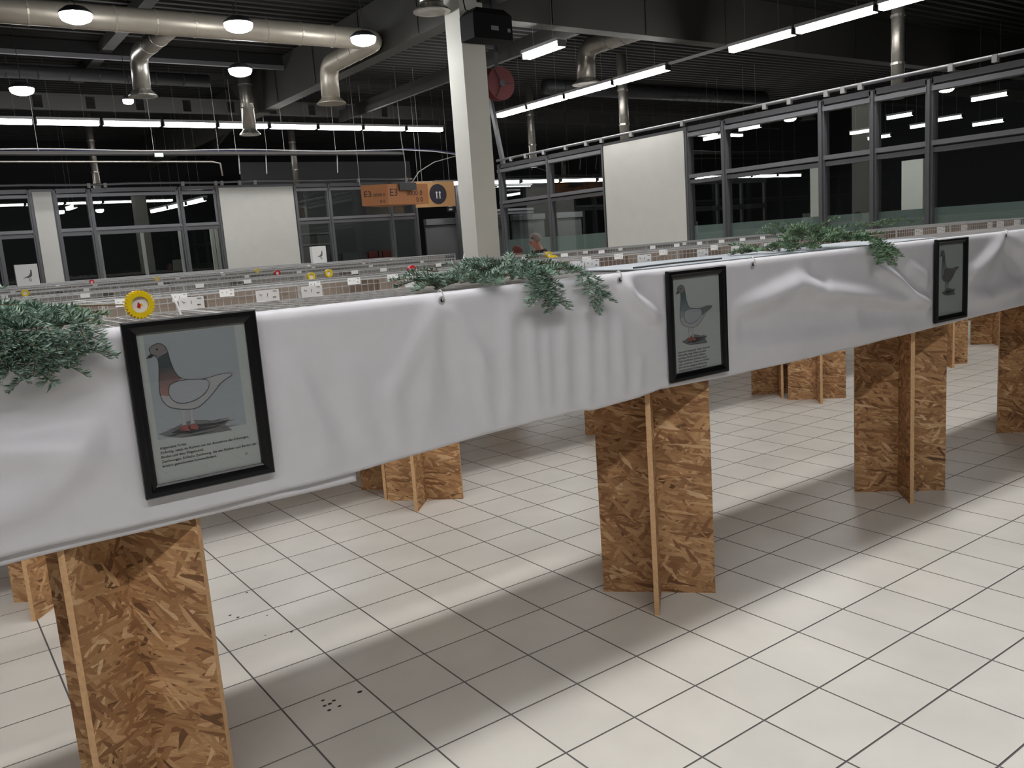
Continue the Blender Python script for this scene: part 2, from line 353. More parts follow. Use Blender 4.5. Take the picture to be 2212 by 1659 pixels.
# pipe run with clamps along both partition heads
def head_pipe(name, pts, r, label, clamps):
    t = thing(name, pts[0], label, 'pipe', 'conduits along the partition heads')
    MB().tube(pts, r, 8).build('tube', 'mullion_light', t, smooth=True)
    for c in clamps:
        mb = MB(); c = Vector(c); mb.box(c.x-.035, c.x+.035, c.y-.035, c.y+.035, c.z-.07, c.z+.035); mb.build('clamp', 'lamp_housing', t)
    return t
head_pipe('conduit', [(-6,16.86,3.59)]+[(x,16.86,3.60+.012*math.sin(x*2.3)) for x in (-4,-2,-.5,.3,.9,1.6,2.2,3,4,5,6,7,8,9,10,10.6)], .028, 'thin pale conduit along the top of the far glazed partition', [(x,16.86,3.59) for x in (2.1,2.45,4.2,5.0,5.15,5.6,6.0,8.9,10.4)])
head_pipe('conduit', [(10.75,y,3.62) for y in (12.8,10,8,6,4,2,0,-2,-5)], .03, 'grey conduit with clamps along the top of the right glazed partition', [(10.75,y,3.61) for y in (12.2,11.6,10.9,10.1,9.4,8.9,8.0,6.6,4.7,4.2,3.5,3.2,2.9,1.5,.9)])
# ---- pillar with girders
mb = MB(); mb.box(5.42, 5.83, 5.92, 6.33, 0, 5.82); tag(mb.build('pillar', 'pillar_paint', loc=(5.62,6.12,0)), 'square cream painted concrete pillar rising behind the cages', 'pillar')
gd = thing('girder', (5.62, 16, 4.93), 'deep pale girder running from the pillar towards the far partition', 'girder', 'deep girders meeting above the pillar')
MB().box(5.48, 5.76, 6.35, 26, 4.93, 5.80).build('web', 'girder', gd)
for k in range(9): MB().box(5.462, 5.482, 7.2+k*2.05, 7.225+k*2.05, 4.95, 5.78).build('seam', 'dark_metal', gd)
gd = thing('girder', (18, 6.12, 4.93), 'deep pale girder running from the pillar over the right partition', 'girder', 'deep girders meeting above the pillar')
MB().box(5.85, 30, 5.98, 6.26, 4.93, 5.80).build('web', 'girder', gd)
for k in range(8): MB().box(7.2+k*2.05, 7.225+k*2.05, 5.962, 5.982, 4.95, 5.78).build('seam', 'dark_metal', gd)
# ---- roof beams
t = thing('roof_beam', (0, 12.8, 5.55), 'thin pale steel beam crossing below the roof deck', 'beam')
MB().box(-13, 5.45, 12.76, 12.84, 5.50, 5.58).build('flange', 'mullion_light', t); MB().box(-13, 5.45, 12.79, 12.81, 5.58, 5.80).build('web', 'ceiling_deck', t)
t = thing('castellated_beam', (0, 15.8, 5.1), 'grey steel beam with a row of dark notches in front of the far roof', 'beam')
MB().box(-13, 26, 15.76, 15.84, 5.06, 5.10).build('flange', 'beam_grey', t); MB().box(-13, 26, 15.76, 15.84, 5.36, 5.40).build('flange', 'beam_grey', t)
bme = MB().box(-.42, .42, -.03, .03, .0, .26).mesh('web_plate', 'beam_grey')
for k in range(26): inst('web_plate', bme, t, (-7.5+k*1.02, 0, 0))
for nm, p, q, lab in (('roof_beam', (5.46,15,5.25), (7.6,26,5.25), 'slender grey roof brace behind the long girder'), ('roof_beam', (8.0,6.3,5.0), (8.0,15.7,5.0), 'dark roof beam running parallel behind the long girder')):
    t = thing(nm, p, lab, 'beam'); MB().bar(p, q, .09, .14).build('flange', 'beam_grey', t)
    MB().bar(Vector(p)+Vector((0,0,.14)), Vector(q)+Vector((0,0,.14)), .02, .16).build('web', 'beam_grey', t)
for x in (-8.5, -5, -1.5, 2.0):
    t = thing('purlin', (x, 5, 5.7), {-8.5:'dark purlin under the roof, far left', -5:'dark purlin under the roof, second from left', -1.5:'dark purlin under the roof left of the hanging lamps', 2.0:'dark purlin under the roof behind the first ceiling drop'}[x], 'beam', 'dark roof purlins')
    MB().box(x-.1, x+.1, -13, 15.7, 5.62, 5.80).build('flange', 'beam_grey', t)
# ================================================================== LAMPS
def strip_lamp(p, q, label, group, wires=True, ztop=5.855, wid=.13, glow='strip_glow'):
    p, q = Vector(p), Vector(q); d = (q-p).normalized(); c = (p+q)/2
    t = thing('strip_light', (c.x, c.y, c.z), label, 'strip light', group)
    g = d*.03
    MB().bar(p+g+Vector((0,0,.055)), q-g+Vector((0,0,.055)), wid+.05, .05).build('housing', 'lamp_housing', t)
    MB().bar(p+g*1.6-Vector((0,0,.012)), q-g*1.6-Vector((0,0,.012)), wid, .085).build('diffuser', glow, t)
    for e, s in ((p, 1), (q, -1)): MB().bar(e+d*s*.022, e+d*s*.046, wid+.012, .10).build('end_cap', 'dark_metal', t)
    if wires:
        for k in (.25, .75):
            a = p.lerp(q, k); MB().tube([a+Vector((0,0,.08)), (a.x, a.y, ztop)], .0018, 5).build('suspension_wire', 'cable_grey', t)
    return t
GL = 'strip lights in the run before the far partition'
xs = [.86, 2.07, 3.26, 4.42, 5.59, 6.77, 7.94, 9.13, 10.25]
strip_lamp((-.4,14.4,4.6), (.86,14.4,4.6), 'strip light at the left frame edge in the run before the far partition', GL, glow='strip_glow_left')
ordn = ['second', 'third', 'fourth', 'fifth', 'sixth', 'seventh', 'eighth', 'ninth']
for k, (a, b) in enumerate(zip(xs, xs[1:])):
    strip_lamp((a,14.4,4.6), (b,14.4,4.6), ('glowing strip light, %s from the left in the run before the far partition' % ordn[k]) if k < 7 else 'last glowing strip light beside the pillar in the run before the far partition', GL, glow='strip_glow_left')
GR = 'strip lights in the run along the right partition'
ysr = [12.18, 10.96, 9.61, 8.08, 6.59]
for k, (a, b) in enumerate(zip(ysr, ysr[1:])):
    strip_lamp((10.44,a,4.6), (10.44,b,4.6), 'glowing strip light, %s from the pillar in the run above the right partition' % ['first','second','third','fourth'][k], GR, glow='strip_glow_right')
for k, (a, b) in enumerate(((5.18,3.83),(3.83,2.42),(2.42,1.0))):
    strip_lamp((10.44,a,4.6), (10.44,b,4.6), 'glowing strip light, %s after the dark gap in the right run' % ['first','second','third'][k], GR, glow='strip_glow_right')
t = thing('track_rail', (10.44, 5.9, 4.66), 'dark lamp track bridging the gap in the right run of lights', 'lamp track'); MB().bar((10.44,6.58,4.66), (10.44,5.19,4.66), .06, .04).build('rail', 'lamp_housing', t)
strip_lamp((7.15,6.69,4.6), (7.15,5.69,4.6), 'single hanging strip light right of the pillar', None, True, 5.855, .15, 'strip_glow_right')
# the hall's own runs over the cages, out of the picture
GO = 'strip lights over the cage rows, above the picture'
def run_x(y, z, x0, x1, L=1.5, wid=.42):
    x = x0
    while x < x1-.1:
        if max(px((x,y,z))[1] if px((x,y,z))[2] > .3 else -99, px((x+L,y,z))[1] if px((x+L,y,z))[2] > .3 else -99) > -40: break
        strip_lamp((x,y,z), (x+L,y,z), 'strip light over the cage rows, hanging above the picture', GO, False, 5.855, wid); x += L
run_x(-2.28, 4.6, -7.5, 9.0)
for x in (-7.6, -6.1, -4.6, -3.1, -1.6, -.1): strip_lamp((x,-6.0,4.6), (x+1.45,-6.0,4.6), 'strip light behind the camera, out of the picture', 'strip lights behind the camera', False, glow='strip_glow_front')
# behind the right partition
GB = 'strip lights in the passage behind the glazing'
for k in range(11):
    a = 10.95+k*1.55
    strip_lamp((a,16.3,3.4), (a+1.5,16.3,3.4), 'strip light in the passage behind the glazing, %s from the pillar' % ['first','second','third','fourth','fifth','sixth','seventh','eighth','ninth','tenth','eleventh'][k], GB, True, 5.855, .09, 'strip_glow_left')
for k, (x, y, L) in enumerate(((17.55,10.45,.8),(18.2,12.3,.8),(23.1,10.6,.9),(20.7,8.0,.8),(24.1,9.2,.9),(23.3,8.0,.8),(26.4,8.4,1.0),(19.9,5.3,.9),(25.7,11.6,.9))):  # added lamps standing in for hall lamps mirrored in the upper panes
    strip_lamp((x,y-L/2,4.2), (x,y+L/2,4.2), 'short strip light behind the right glazing, %s' % ['just right of the cream panel','below the panel top edge','in the middle upper pane','left of the third mullion','right of the third mullion','beside the third mullion','in the last upper pane','near the upper right corner','low in the middle pane'][k], 'strip lights in the dark room', True, 5.855, .06, 'strip_glow_dim')
for k, (a, b) in enumerate((((4.75,22.6),(4.9,21.2)),((4.9,21.1),(5.02,19.7)),((5.03,19.6),(5.1,18.2)),((2.1,20.2),(2.15,19.2)))):  # lamps added behind the glass in place of strip reflections on it
    strip_lamp((*a,3.3), (*b,3.3), ['strip light behind the far glazing, rear of three in a line','strip light behind the far glazing, middle of three in a line','strip light behind the far glazing, front of three in a line','single short strip light behind the far glazing at left'][k], 'strip lights behind the far glazing', True, 5.855, .08, 'strip_glow_dim')
# high-bay lamps with a glowing bowl
def high_bay(x, y, z, label, s=1., group='round high-bay lamps'):
    t = thing('high_bay_lamp', (x,y,z), label, 'ceiling lamp', group)
    MB().lathe([(.05*s,.15),(.12*s,.13),(.19*s,.075),(.20*s,.05),(.19*s,.05)], (x,y,z), 20).build('housing', 'dark_metal', t, smooth=True)
    MB().lathe([(.001,-.055*s),(.10*s,-.05*s),(.165*s,-.02*s),(.185*s,.02),(.185*s,.05),(.001,.05)], (x,y,z), 20).build('lens', 'spot_glow', t, smooth=True)
    MB().tube([(x,y,z+.15),(x,y,5.855)], .006, 6).build('suspension_rod', 'dark_metal', t)
for x, y, lab in ((.49,7.01,'high-bay lamp before the left end of the long duct'),(2.44,6.80,'high-bay lamp before the middle of the long duct'),(4.37,6.97,'high-bay lamp before the elbow of the long duct'),(3.36,9.53,'high-bay lamp below the middle of the thin roof beam'),(.41,11.9,'high-bay lamp at the left frame edge above the strip lights'),(2.24,12.6,'small high-bay lamp half hidden by a drop duct')):
    high_bay(x, y, 4.7, lab, .5 if x == 2.24 else 1.)
for x, lab in ((2.18,'left round lamp glowing behind the far glazing'),(3.19,'right round lamp glowing behind the far glazing')): high_bay(x, 21.9, 3.3, lab, .55, 'round lamps behind the far glazing')  # added lamps that imitate the high-bays reflected in the far panes
# ================================================================== DUCTS AND SERVICES
def elbow(a, c, b, r, n=6):
    """round the corner a-c-b with radius r"""
    a, b, c = Vector(a), Vector(b), Vector(c); u = (a-c).normalized(); v = (b-c).normalized(); out = []
    for k in range(n+1):
        s = k/n; out.append((c+u*r)*(1-s)**2+c*2*s*(1-s)+(c+v*r)*s*s)
    return out
def drop_duct(name, pts, r, label, flare=True, mat='galvanised', group=None):
    t = thing(name, pts[0], label, 'duct', group); path = [Vector(pts[0])]
    for a, c, b in zip(pts, pts[1:], pts[2:]): path += elbow(a, c, b, r*1.5)
    path.append(Vector(pts[-1]))
    MB().tube(path, r, 16).build('tube', mat, t, smooth=True)
    L = 0
    for a, b in zip(path, path[1:]):
        n = int((b-a).length/.55)
        for k in range(1, n+1):
            m = a.lerp(b, k/(n+1)); d = (b-a).normalized(); MB().tube([m-d*.012, m+d*.012], r+.008, 16).build('seam_band', mat, t, smooth=False)
    if flare:
        e = Vector(pts[-1]); MB().lathe([(r,.06),(r*1.05,.03),(r*1.6,-.05),(r*1.62,-.07),(r*1.2,-.072),(r*.4,-.05)], e, 18).build('diffuser', mat, t, smooth=False)
    return t
GD = 'round silver ventilation ducts'
drop_duct('ventilation_duct', [(-9,8.40,5.05),(5.22,8.15,5.05),(5.24,10.15,5.05),(5.25,10.2,4.44)], .168, 'long pale round duct with elbow and drop before the far roof', mat='duct_liner', group=GD)
drop_duct('ventilation_duct', [(1.98,8.42,5.03),(1.93,10.15,5.03),(1.93,10.2,4.45)], .14, 'silver branch duct dropping below the thin roof beam at left', group=GD)
drop_duct('ventilation_duct', [(17,7.1,5.56),(10.88,6.96,5.56),(10.80,9.3,5.56),(10.80,9.34,4.88)], .195, 'silver duct with elbow dropping above the right partition', group=GD)
drop_duct('ventilation_duct', [(5.10,6.15,5.855),(5.10,6.16,5.05)], .17, 'silver drop outlet at the top edge beside the pillar', group=GD)
drop_duct('ventilation_duct', [(4.95,13.8,5.855),(4.93,13.8,4.38)], .14, 'dark silver drop outlet hanging before the strip lights', group=GD)
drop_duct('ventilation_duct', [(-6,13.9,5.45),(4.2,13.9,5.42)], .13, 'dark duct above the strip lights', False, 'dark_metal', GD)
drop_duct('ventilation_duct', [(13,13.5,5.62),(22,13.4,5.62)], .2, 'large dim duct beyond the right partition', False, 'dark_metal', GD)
for i, (x, y, z0, r, lab) in enumerate(((8.4,20,3.7,.10,'vertical silver pipe behind the far partition'),(2.87,20,3.7,.09,'dim vertical pipe behind the far partition at left'),(13,10.55,3.6,.12,'vertical silver pipe behind the right partition, left one'),(13,14.24,3.6,.10,'short vertical pipe behind the right partition by the pillar'),(13,3.6,3.6,.11,'tall vertical pipe behind the right partition, rightmost'))):
    t = thing('service_pipe', (x,y,z0), lab, 'pipe', 'vertical service pipes')
    MB().tube([(x,y,z0),(x,y,5.855)], r, 12).build('tube', 'galvanised', t, smooth=True)
    for zz in (4.2, 5.0): MB().tube([(x,y,zz-.02),(x,y,zz+.02)], r+.015, 12).build('collar', 'galvanised', t)
# cable tray with cables
t = thing('cable_tray', (4,15.5,4.1), 'grey cable tray hanging before the far partition', 'cable tray')
MB().box(-6,9.6,15.38,15.62,4.09,4.11).build('base', 'beam_grey', t)
for y in (15.38, 15.62): MB().box(-6,9.6,y-.01,y+.01,4.09,4.16).build('side_rail', 'beam_grey', t)
for x in (-1,1,3.3,4.74,5.15,5.9,6.34,7.69,8.5): MB().tube([(x,15.5,4.11),(x,15.5,5.855)], .006, 5).build('hanger', 'cable_grey', t)
def cable(pts, r, mat, lab, grp):
    o = MB().tube(pts, r, 6).build('cable', mat, loc=pts[0], smooth=True); tag(o, lab, 'cable', grp); return o
cable([(x,15.36,4.185+.018*math.sin(x*1.5)) for x in [k*.5-5 for k in range(29)]]+[(9.48,15.3,4.2),(10.3,15,4.12),(10.9,14.7,3.99),(11.3,14.4,3.80)], .014, 'cable_grey', 'white cable along the tray sagging towards the pillar', 'cables on the tray')
cable([(x,15.6,4.20+.012*math.sin(x*1.1+1)) for x in [k*.5-5 for k in range(29)]]+[(9.6,15.4,4.24),(10.4,15.1,4.16),(11,14.7,4.02),(11.4,14.4,3.86)], .014, 'cable_blue', 'blue cable along the tray sagging towards the pillar', 'cables on the tray')
cable([(11.2,14.2,3.90),(10.5,14.1,3.92),(9.6,13.9,3.72),(8.9,13.5,3.45),(8.5,13.2,3.16)], .012, 'cable_grey', 'white cable looping down to the hanging orange sign', 'cables on the tray')
cable([(8.35,13.3,5.855),(8.38,13.3,4.2),(8.43,13.3,3.6),(8.40,13.3,3.14)], .010, 'cable_grey', 'white cable dropping from the roof beside the orange sign', 'cables on the tray')
t = thing('water_pipe', (0,15.5,3.97), 'slim grey pipe below the cable tray', 'pipe'); MB().tube([(-6,15.5,3.99),(4.55,15.5,3.94),(4.74,15.5,3.9),(4.76,15.5,3.62)], .022, 8).build('tube', 'galvanised', t, smooth=True)
for x, lab in ((5.2,'first'),(5.86,'second'),(7.72,'third')):
    o = MB().tube([(x,15.5,4.09),(x+.01,15.6,3.66)], .014, 6).build('drop_conduit', 'cable_grey', loc=(x,15.5,3.7)); tag(o, 'thin %s conduit dropping from the cable tray to the partition' % {'first':'left','second':'middle','third':'right'}[lab], 'pipe', 'drop conduits')
t = thing('exit_sign', (3.34,15.35,4.17), 'tiny green glowing emergency sign under the cable tray', 'sign')
MB().box(3.24,3.44,15.28,15.33,4.02,4.12).build('housing', 'dark_metal', t); MB().box(3.25,3.43,15.27,15.28,4.03,4.11).build('face', 'exit_green', t)
# loudspeaker box on the pillar, hose reel, brace
t = thing('projector_box', (5.75,5.75,4.5), 'black box with two pale labels mounted high on the pillar', 'box')
b = MB(); b.box(5.40,6.08,5.55,5.90,4.52,4.86); b.add([(5.40,5.55,4.86),(6.08,5.55,4.86),(6.08,5.90,4.86),(5.40,5.90,4.86),(5.50,5.60,4.95),(5.98,5.60,4.95),(5.98,5.88,4.95),(5.50,5.88,4.95)], [(4,5,6,7),(0,1,5,4),(1,2,6,5),(2,3,7,6),(3,0,4,7)]); b.build('case', 'black_plastic', t)
MB().box(5.70,5.83,5.543,5.55,4.64,4.70).build('label_plate', 'grey_label', t); MB().box(5.99,6.04,5.543,5.55,4.63,4.68).build('label_plate', 'grey_label', t)
MB().box(5.72,6.10,5.6,5.9,5.11,5.6).build('upper_case', 'black_plastic', t); MB().bar((5.9,5.75,4.9),(5.9,5.75,5.2),.06).build('bracket', 'dark_metal', t)
MB().tube([(5.46,5.905,5.6),(5.47,5.9,5.2),(5.5,5.88,4.98),(5.56,5.8,4.93)], .008, 6).build('cable', 'black_plastic', t)
t = thing('hose_reel', (7.55,8,4.43), 'dim red hose reel disc hanging right of the pillar', 'hose reel')
for y0 in (7.95, 8.12): MB().lathe([(.05,0),(.29,0),(.29,.012),(.05,.012)], (7.55,y0,4.43), 28, 'y').build('flange_disc', 'reel_red', t)
MB().lathe([(.02,-.03),(.06,-.03),(.06,.2),(.02,.2)], (7.55,7.95,4.43), 16, 'y').build('hub', 'dark_metal', t)
for a in (0, 2.1, 4.2): MB().bar((7.55+.05*math.cos(a),7.944,4.43+.05*math.sin(a)), (7.55+.27*math.cos(a),7.944,4.43+.27*math.sin(a)), .02, .01).build('spoke', 'ink', t)
MB().bar((7.55,8.06,4.43),(7.55,8.06,5.8),.05).build('bracket', 'dark_metal', t)
t = thing('steel_brace', (10.88,12.72,3.52), 'slanted grey steel brace above the right partition beside the pillar', 'brace'); MB().bar((10.88,12.72,3.53),(10.5,12.72,5.84),.12,.07).build('strut', 'mullion_light', t); MB().box(10.78,10.98,12.64,12.80,3.50,3.53).build('base_plate', 'mullion', t); MB().box(10.4,10.6,12.62,12.82,5.80,5.85).build('head_plate', 'mullion', t)
# ================================================================== SIGNS
def sign_face(t, x0, z0, w, h, y, rz):
    pass
t = thing('hanging_sign', (7.7,13.0,2.65), 'orange three-sided hanging sign lettered E3 below the white cables', 'sign', rz=0)
A, B, Cc = Vector((7.16,13.22,0)), Vector((7.73,13.0,0)), Vector((8.90,13.15,0))
b = MB(); 
for P_, Q_ in ((A,B),(B,Cc)):
    d = (Q_-P_).normalized(); n = Vector((-d.y, d.x, 0))
    vs = [P_+n*.02, Q_+n*.02, Q_, P_]
    m = MB(); m.add([(v.x,v.y,2.66) for v in vs]+[(v.x,v.y,3.13) for v in vs], [(0,3,2,1),(4,5,6,7),(0,1,5,4),(1,2,6,5),(2,3,7,6),(3,0,4,7)]); m.build('face', 'sign_orange', t)
    ang = math.atan2(d.y, d.x); L = (Q_-P_).length
    for s, u, z, sz in (('E3', .05, 2.86, .24 if L > .8 else .19), ('0000 0', L*.45, 2.86, .17 if L > .8 else .10), ('0 0', L*.68, 2.71, .16 if L > .8 else .10)):
        p = P_+d*u-n*.004; text_mesh(s, sz, 'ink', t, Vector((p.x,p.y,z))-Vector(t.location), (math.pi/2,0,ang))
MB().add([(A.x,A.y,2.66),(B.x,B.y,2.66),(Cc.x,Cc.y,2.66),(8.0,13.9,2.66),(A.x,A.y,3.13),(B.x,B.y,3.13),(Cc.x,Cc.y,3.13),(8.0,13.9,3.13)], [(0,1,2,3),(4,5,6,7),(2,3,7,6),(3,0,4,7)]).build('core', 'sign_orange', t)
MB().box(8.05,8.50,12.985,13.02,2.98,3.15).build('clip', 'dark_metal', t)
for x in (7.15, 8.8): MB().tube([(x,13.22,3.13),(x,13.22,5.855)], .006, 5).build('suspension_wire', 'cable_grey', t)
t = thing('direction_sign', (10.6,15.5,2.7), 'pale orange flat sign with dark disc over the doorway', 'sign')
MB().box(9.87,11.13,15.48,15.52,2.70,3.38).build('board', 'sign_orange_pale', t)
MB().lathe([(.001,0),(.27,0),(.27,.01),(.001,.01)], (10.58,15.465,3.04), 26, 'y').build('disc', 'sign_disc', t)
for dx in (-.05, .05): MB().lathe([(.001,0),(.03,0),(.03,.006),(.001,.006)], (10.58+dx,15.455,3.08), 12, 'y').build('icon', 'card', t); MB().box(10.565+dx,10.595+dx,15.457,15.463,2.92,3.08).build('icon', 'card', t)
for x in (10.0, 11.0): MB().tube([(x,15.5,3.38),(x,15.5,5.855)], .006, 5).build('suspension_wire', 'cable_grey', t)
t = thing('door_sign', (12,17,2.62), 'small black pictogram sign beside the pillar', 'sign')
MB().box(11.76,12.24,16.98,17.02,2.62,2.86).build('board', 'black_plastic', t)
MB().box(11.82,11.94,16.97,16.98,2.76,2.82).build('icon', 'grey_label', t); MB().box(11.82,11.94,16.97,16.98,2.66,2.71).build('icon', 'grey_label', t); MB().box(12.08,12.11,16.97,16.98,2.68,2.80).build('icon', 'grey_label', t)
for x in (11.85, 12.15): MB().tube([(x,17.0,2.86),(x,17.0,3.37)], .006, 5).build('suspension_wire', 'cable_grey', t)
# ================================================================== BEHIND THE GLASS
for k, (x, w_) in enumerate(((1.85,.07),(2.75,.07),(3.85,.08),(4.85,.07),(5.75,.10))):
    t = thing('slim_post', (x,20.2,0), 'slim pale post behind the far glazing, %s' % ['far left','second from left','third from left','fourth from left','next to the grey inner panel'][k], 'post', 'posts behind the far glazing')
    MB().box(x-w_/2,x+w_/2,20.16,20.24,0,2.62).build('shaft', 'panel_cream', t); MB().box(x-w_,x+w_,20.12,20.28,0,.02).build('base_plate', 'mullion', t)
t = thing('header_rail', (3.5,20.2,2.62), 'grey header rail over the posts behind the far glazing', 'rail'); MB().box(-3,6.2,20.15,20.25,2.62,2.78).build('rail', 'mullion', t)
o = MB().box(5.85,7.2,20.12,20.28,0,2.6).build('pale_partition', 'panel_cream', loc=(6.5,20.2,0)); tag(o, 'pale inner wall panel behind the far glazing', 'panel')
o = MB().box(7.3,13.2,21.5,21.7,0,4.6).build('wall_inner', 'room_grey', loc=(10,21.6,0)); tag(o, 'grey rear wall of the room behind the far glazing', kind='structure')
for z in (1.95, 2.3): 
    o = MB().box(7.4,9.9,21.3,21.5,z,z+.05).build('shelf', 'mullion_light', loc=(8.6,21.4,z)); tag(o, 'dim %s shelf on the grey rear wall' % ('lower' if z < 2 else 'upper'), 'shelf', 'shelves behind the far glazing')
def bar_stool(x, y, mat, lab):
    t = thing('bar_stool', (x,y,0), lab, 'stool', 'bar stools behind the far glazing')
    MB().box(x-.2,x+.2,y-.2,y+.2,1.05,1.10).build('seat', mat, t); MB().box(x-.2,x+.2,y+.17,y+.20,1.32,1.62).build('backrest', mat, t)
    for sx in (-1,1):
        MB().bar((x+sx*.17,y+.185,1.08),(x+sx*.17,y+.185,1.62),.03).build('back_post', 'bark', t)
        for sy in (-1,1): MB().bar((x+sx*.17,y+sy*.17,1.05),(x+sx*.22,y+sy*.22,0),.03).build('leg', 'bark', t)
    return t
bar_stool(8.8,18.4,'ink','black bar stool behind the far glazing'); bar_stool(10.0,18.4,'stool_red','leftmost red-brown bar stool behind the far glazing'); bar_stool(10.48,18.4,'stool_red','red-brown bar stool at the right end behind the far glazing')
for k, (x, y, w_, h) in enumerate(((13.6,3.55,.40,2.55),(16.5,7.6,.30,2.9),(20.5,7.4,.45,2.9),(15.3,11.9,.35,2.6))):
    o = MB().box(x-w_/2,x+w_/2,y-w_/2,y+w_/2,0,h).build('pale_column', 'panel_cream', loc=(x,y,0)); tag(o, ['pale square column close behind the right glazing','slim pale column deep behind the right glazing','pale column far behind the right glazing','pale column behind the glazing left of the cream panel'][k], 'column', 'columns behind the right glazing')
t = thing('door_grid', (17,9,0), 'dark door frame grid standing behind the right glazing', 'frame')
for k in range(6): MB().box(15.2+k*1.1,15.28+k*1.1,12.46,12.54,0,2.9).build('post', 'dark_metal', t)
for z in (2.1, 2.88): MB().box(15.2,20.8,12.45,12.55,z,z+.14).build('rail', 'dark_metal', t)
for k in range(4):
    t = thing('door_leaf', (11.7+k*1.6,17.4,0), 'grey closed door leaf behind the passage, %s' % ['first after the pillar','second after the pillar','third after the pillar','fourth after the pillar'][k], 'door', 'doors behind the passage')
    MB().box(11.2+k*1.6,12.5+k*1.6,17.38,17.44,0,2.25).build('panel', 'room_grey', t); MB().box(11.2+k*1.6,12.5+k*1.6,17.3,17.46,2.27,2.45).build('header', 'mullion_light', t); MB().bar((12.4+k*1.6,17.34,1.0),(12.4+k*1.6,17.34,1.25),.03).build('handle', 'galvanised', t)
# ================================================================== CAGE ROWS
ZB, ZT = 1.0, 1.46            # board underside / cage top
# ---- crossed OSB pedestals
def ped_meshes():
    L, H, W = .50, ZB, .021
    m = MB(); a = L/2
    vs = [(-a,-W/2,0),(a,-W/2,0),(a,W/2,0),(-a,W/2,0),(-a,-W/2,H),(a,-W/2,H),(a,W/2,H),(-a,W/2,H)]
    m.add(vs, [(0,1,5,4),(2,3,7,6)], 0); m.add(vs, [(0,3,2,1),(4,5,6,7),(1,2,6,5),(3,0,4,7)], 1)
    return m.mesh('board', ['osb', 'osb_edge'])
pme = ped_meshes()
hme2 = []
for s in (-1, 1):                 # second board is two halves slotted on the first
    m = MB(); W, H = .021, ZB; x0, x1 = (s*.0107, s*.25); x0, x1 = min(x0,x1), max(x0,x1)
    vs = [(x0,-W/2,0),(x1,-W/2,0),(x1,W/2,0),(x0,W/2,0),(x0,-W/2,H),(x1,-W/2,H),(x1,W/2,H),(x0,W/2,H)]
    m.add(vs, [(0,1,5,4),(2,3,7,6)], 0); m.add(vs, [(0,3,2,1),(4,5,6,7),(1,2,6,5),(3,0,4,7)], 1); hme2.append(m.mesh('half_board', ['osb', 'osb_edge']))
def pedestal(x, y, rz, label, group):
    t = thing('osb_pedestal', (x,y,0), label, 'pedestal', group)
    inst('board', pme, t, (0,0,0), math.radians(-45)+rz)
    for h in hme2: inst('half_board', h, t, (0,0,0), math.radians(45)+rz)
    return t
GP, GQ = 'pedestals under the front cage row', 'pedestals under the second double row'
for x, y, r, lab in ((-1.376,-2.345,.0,'crossed OSB board pedestal under the largest framed picture, nearest the camera'),(.795,-2.335,-.04,'crossed OSB board pedestal under the middle framed picture'),(2.81,-2.32,.0,'crossed OSB board pedestal under the farthest framed picture'),(4.65,-2.28,.0,'crossed OSB board pedestal at the right frame edge')):
    pedestal(x, y, r, lab, GP)
for x, y, r, lab in ((-1.36,-.30,.12,'OSB pedestal half hidden behind the nearest pedestal, front one'),(-1.34,.22,-.1,'OSB pedestal half hidden behind the nearest pedestal, rear one'),
    (.775,-.255,.03,'front OSB pedestal of the pair left of the middle pedestal'),(.765,.12,0,'rear OSB pedestal of the pair left of the middle pedestal'),
    (2.80,-.255,0,'front OSB pedestal hidden behind the middle pedestal'),(2.79,.11,0,'rear OSB pedestal peeking out left of the middle pedestal'),
    (4.84,-.36,-.02,'front OSB pedestal of the bright pair below the white banner at right'),(4.87,.08,0,'rear OSB pedestal of the bright pair below the white banner at right'),
    (7.05,-.36,.1,'front OSB pedestal behind the farthest framed picture'),(7.0,.10,0,'rear OSB pedestal behind the farthest framed picture'),
    (8.70,-.1,0,'most distant OSB pedestal under the second row')):
    pedestal(x, y, r, lab, GQ)
# ---- table boards
def table_board(x0, x1, y0, y1, lab, grp):
    o = MB().box(x0,x1,y0,y1,ZB,ZB+.018).build('table_board', 'osb', loc=((x0+x1)/2,(y0+y1)/2,ZB)); tag(o, lab, 'board', grp)
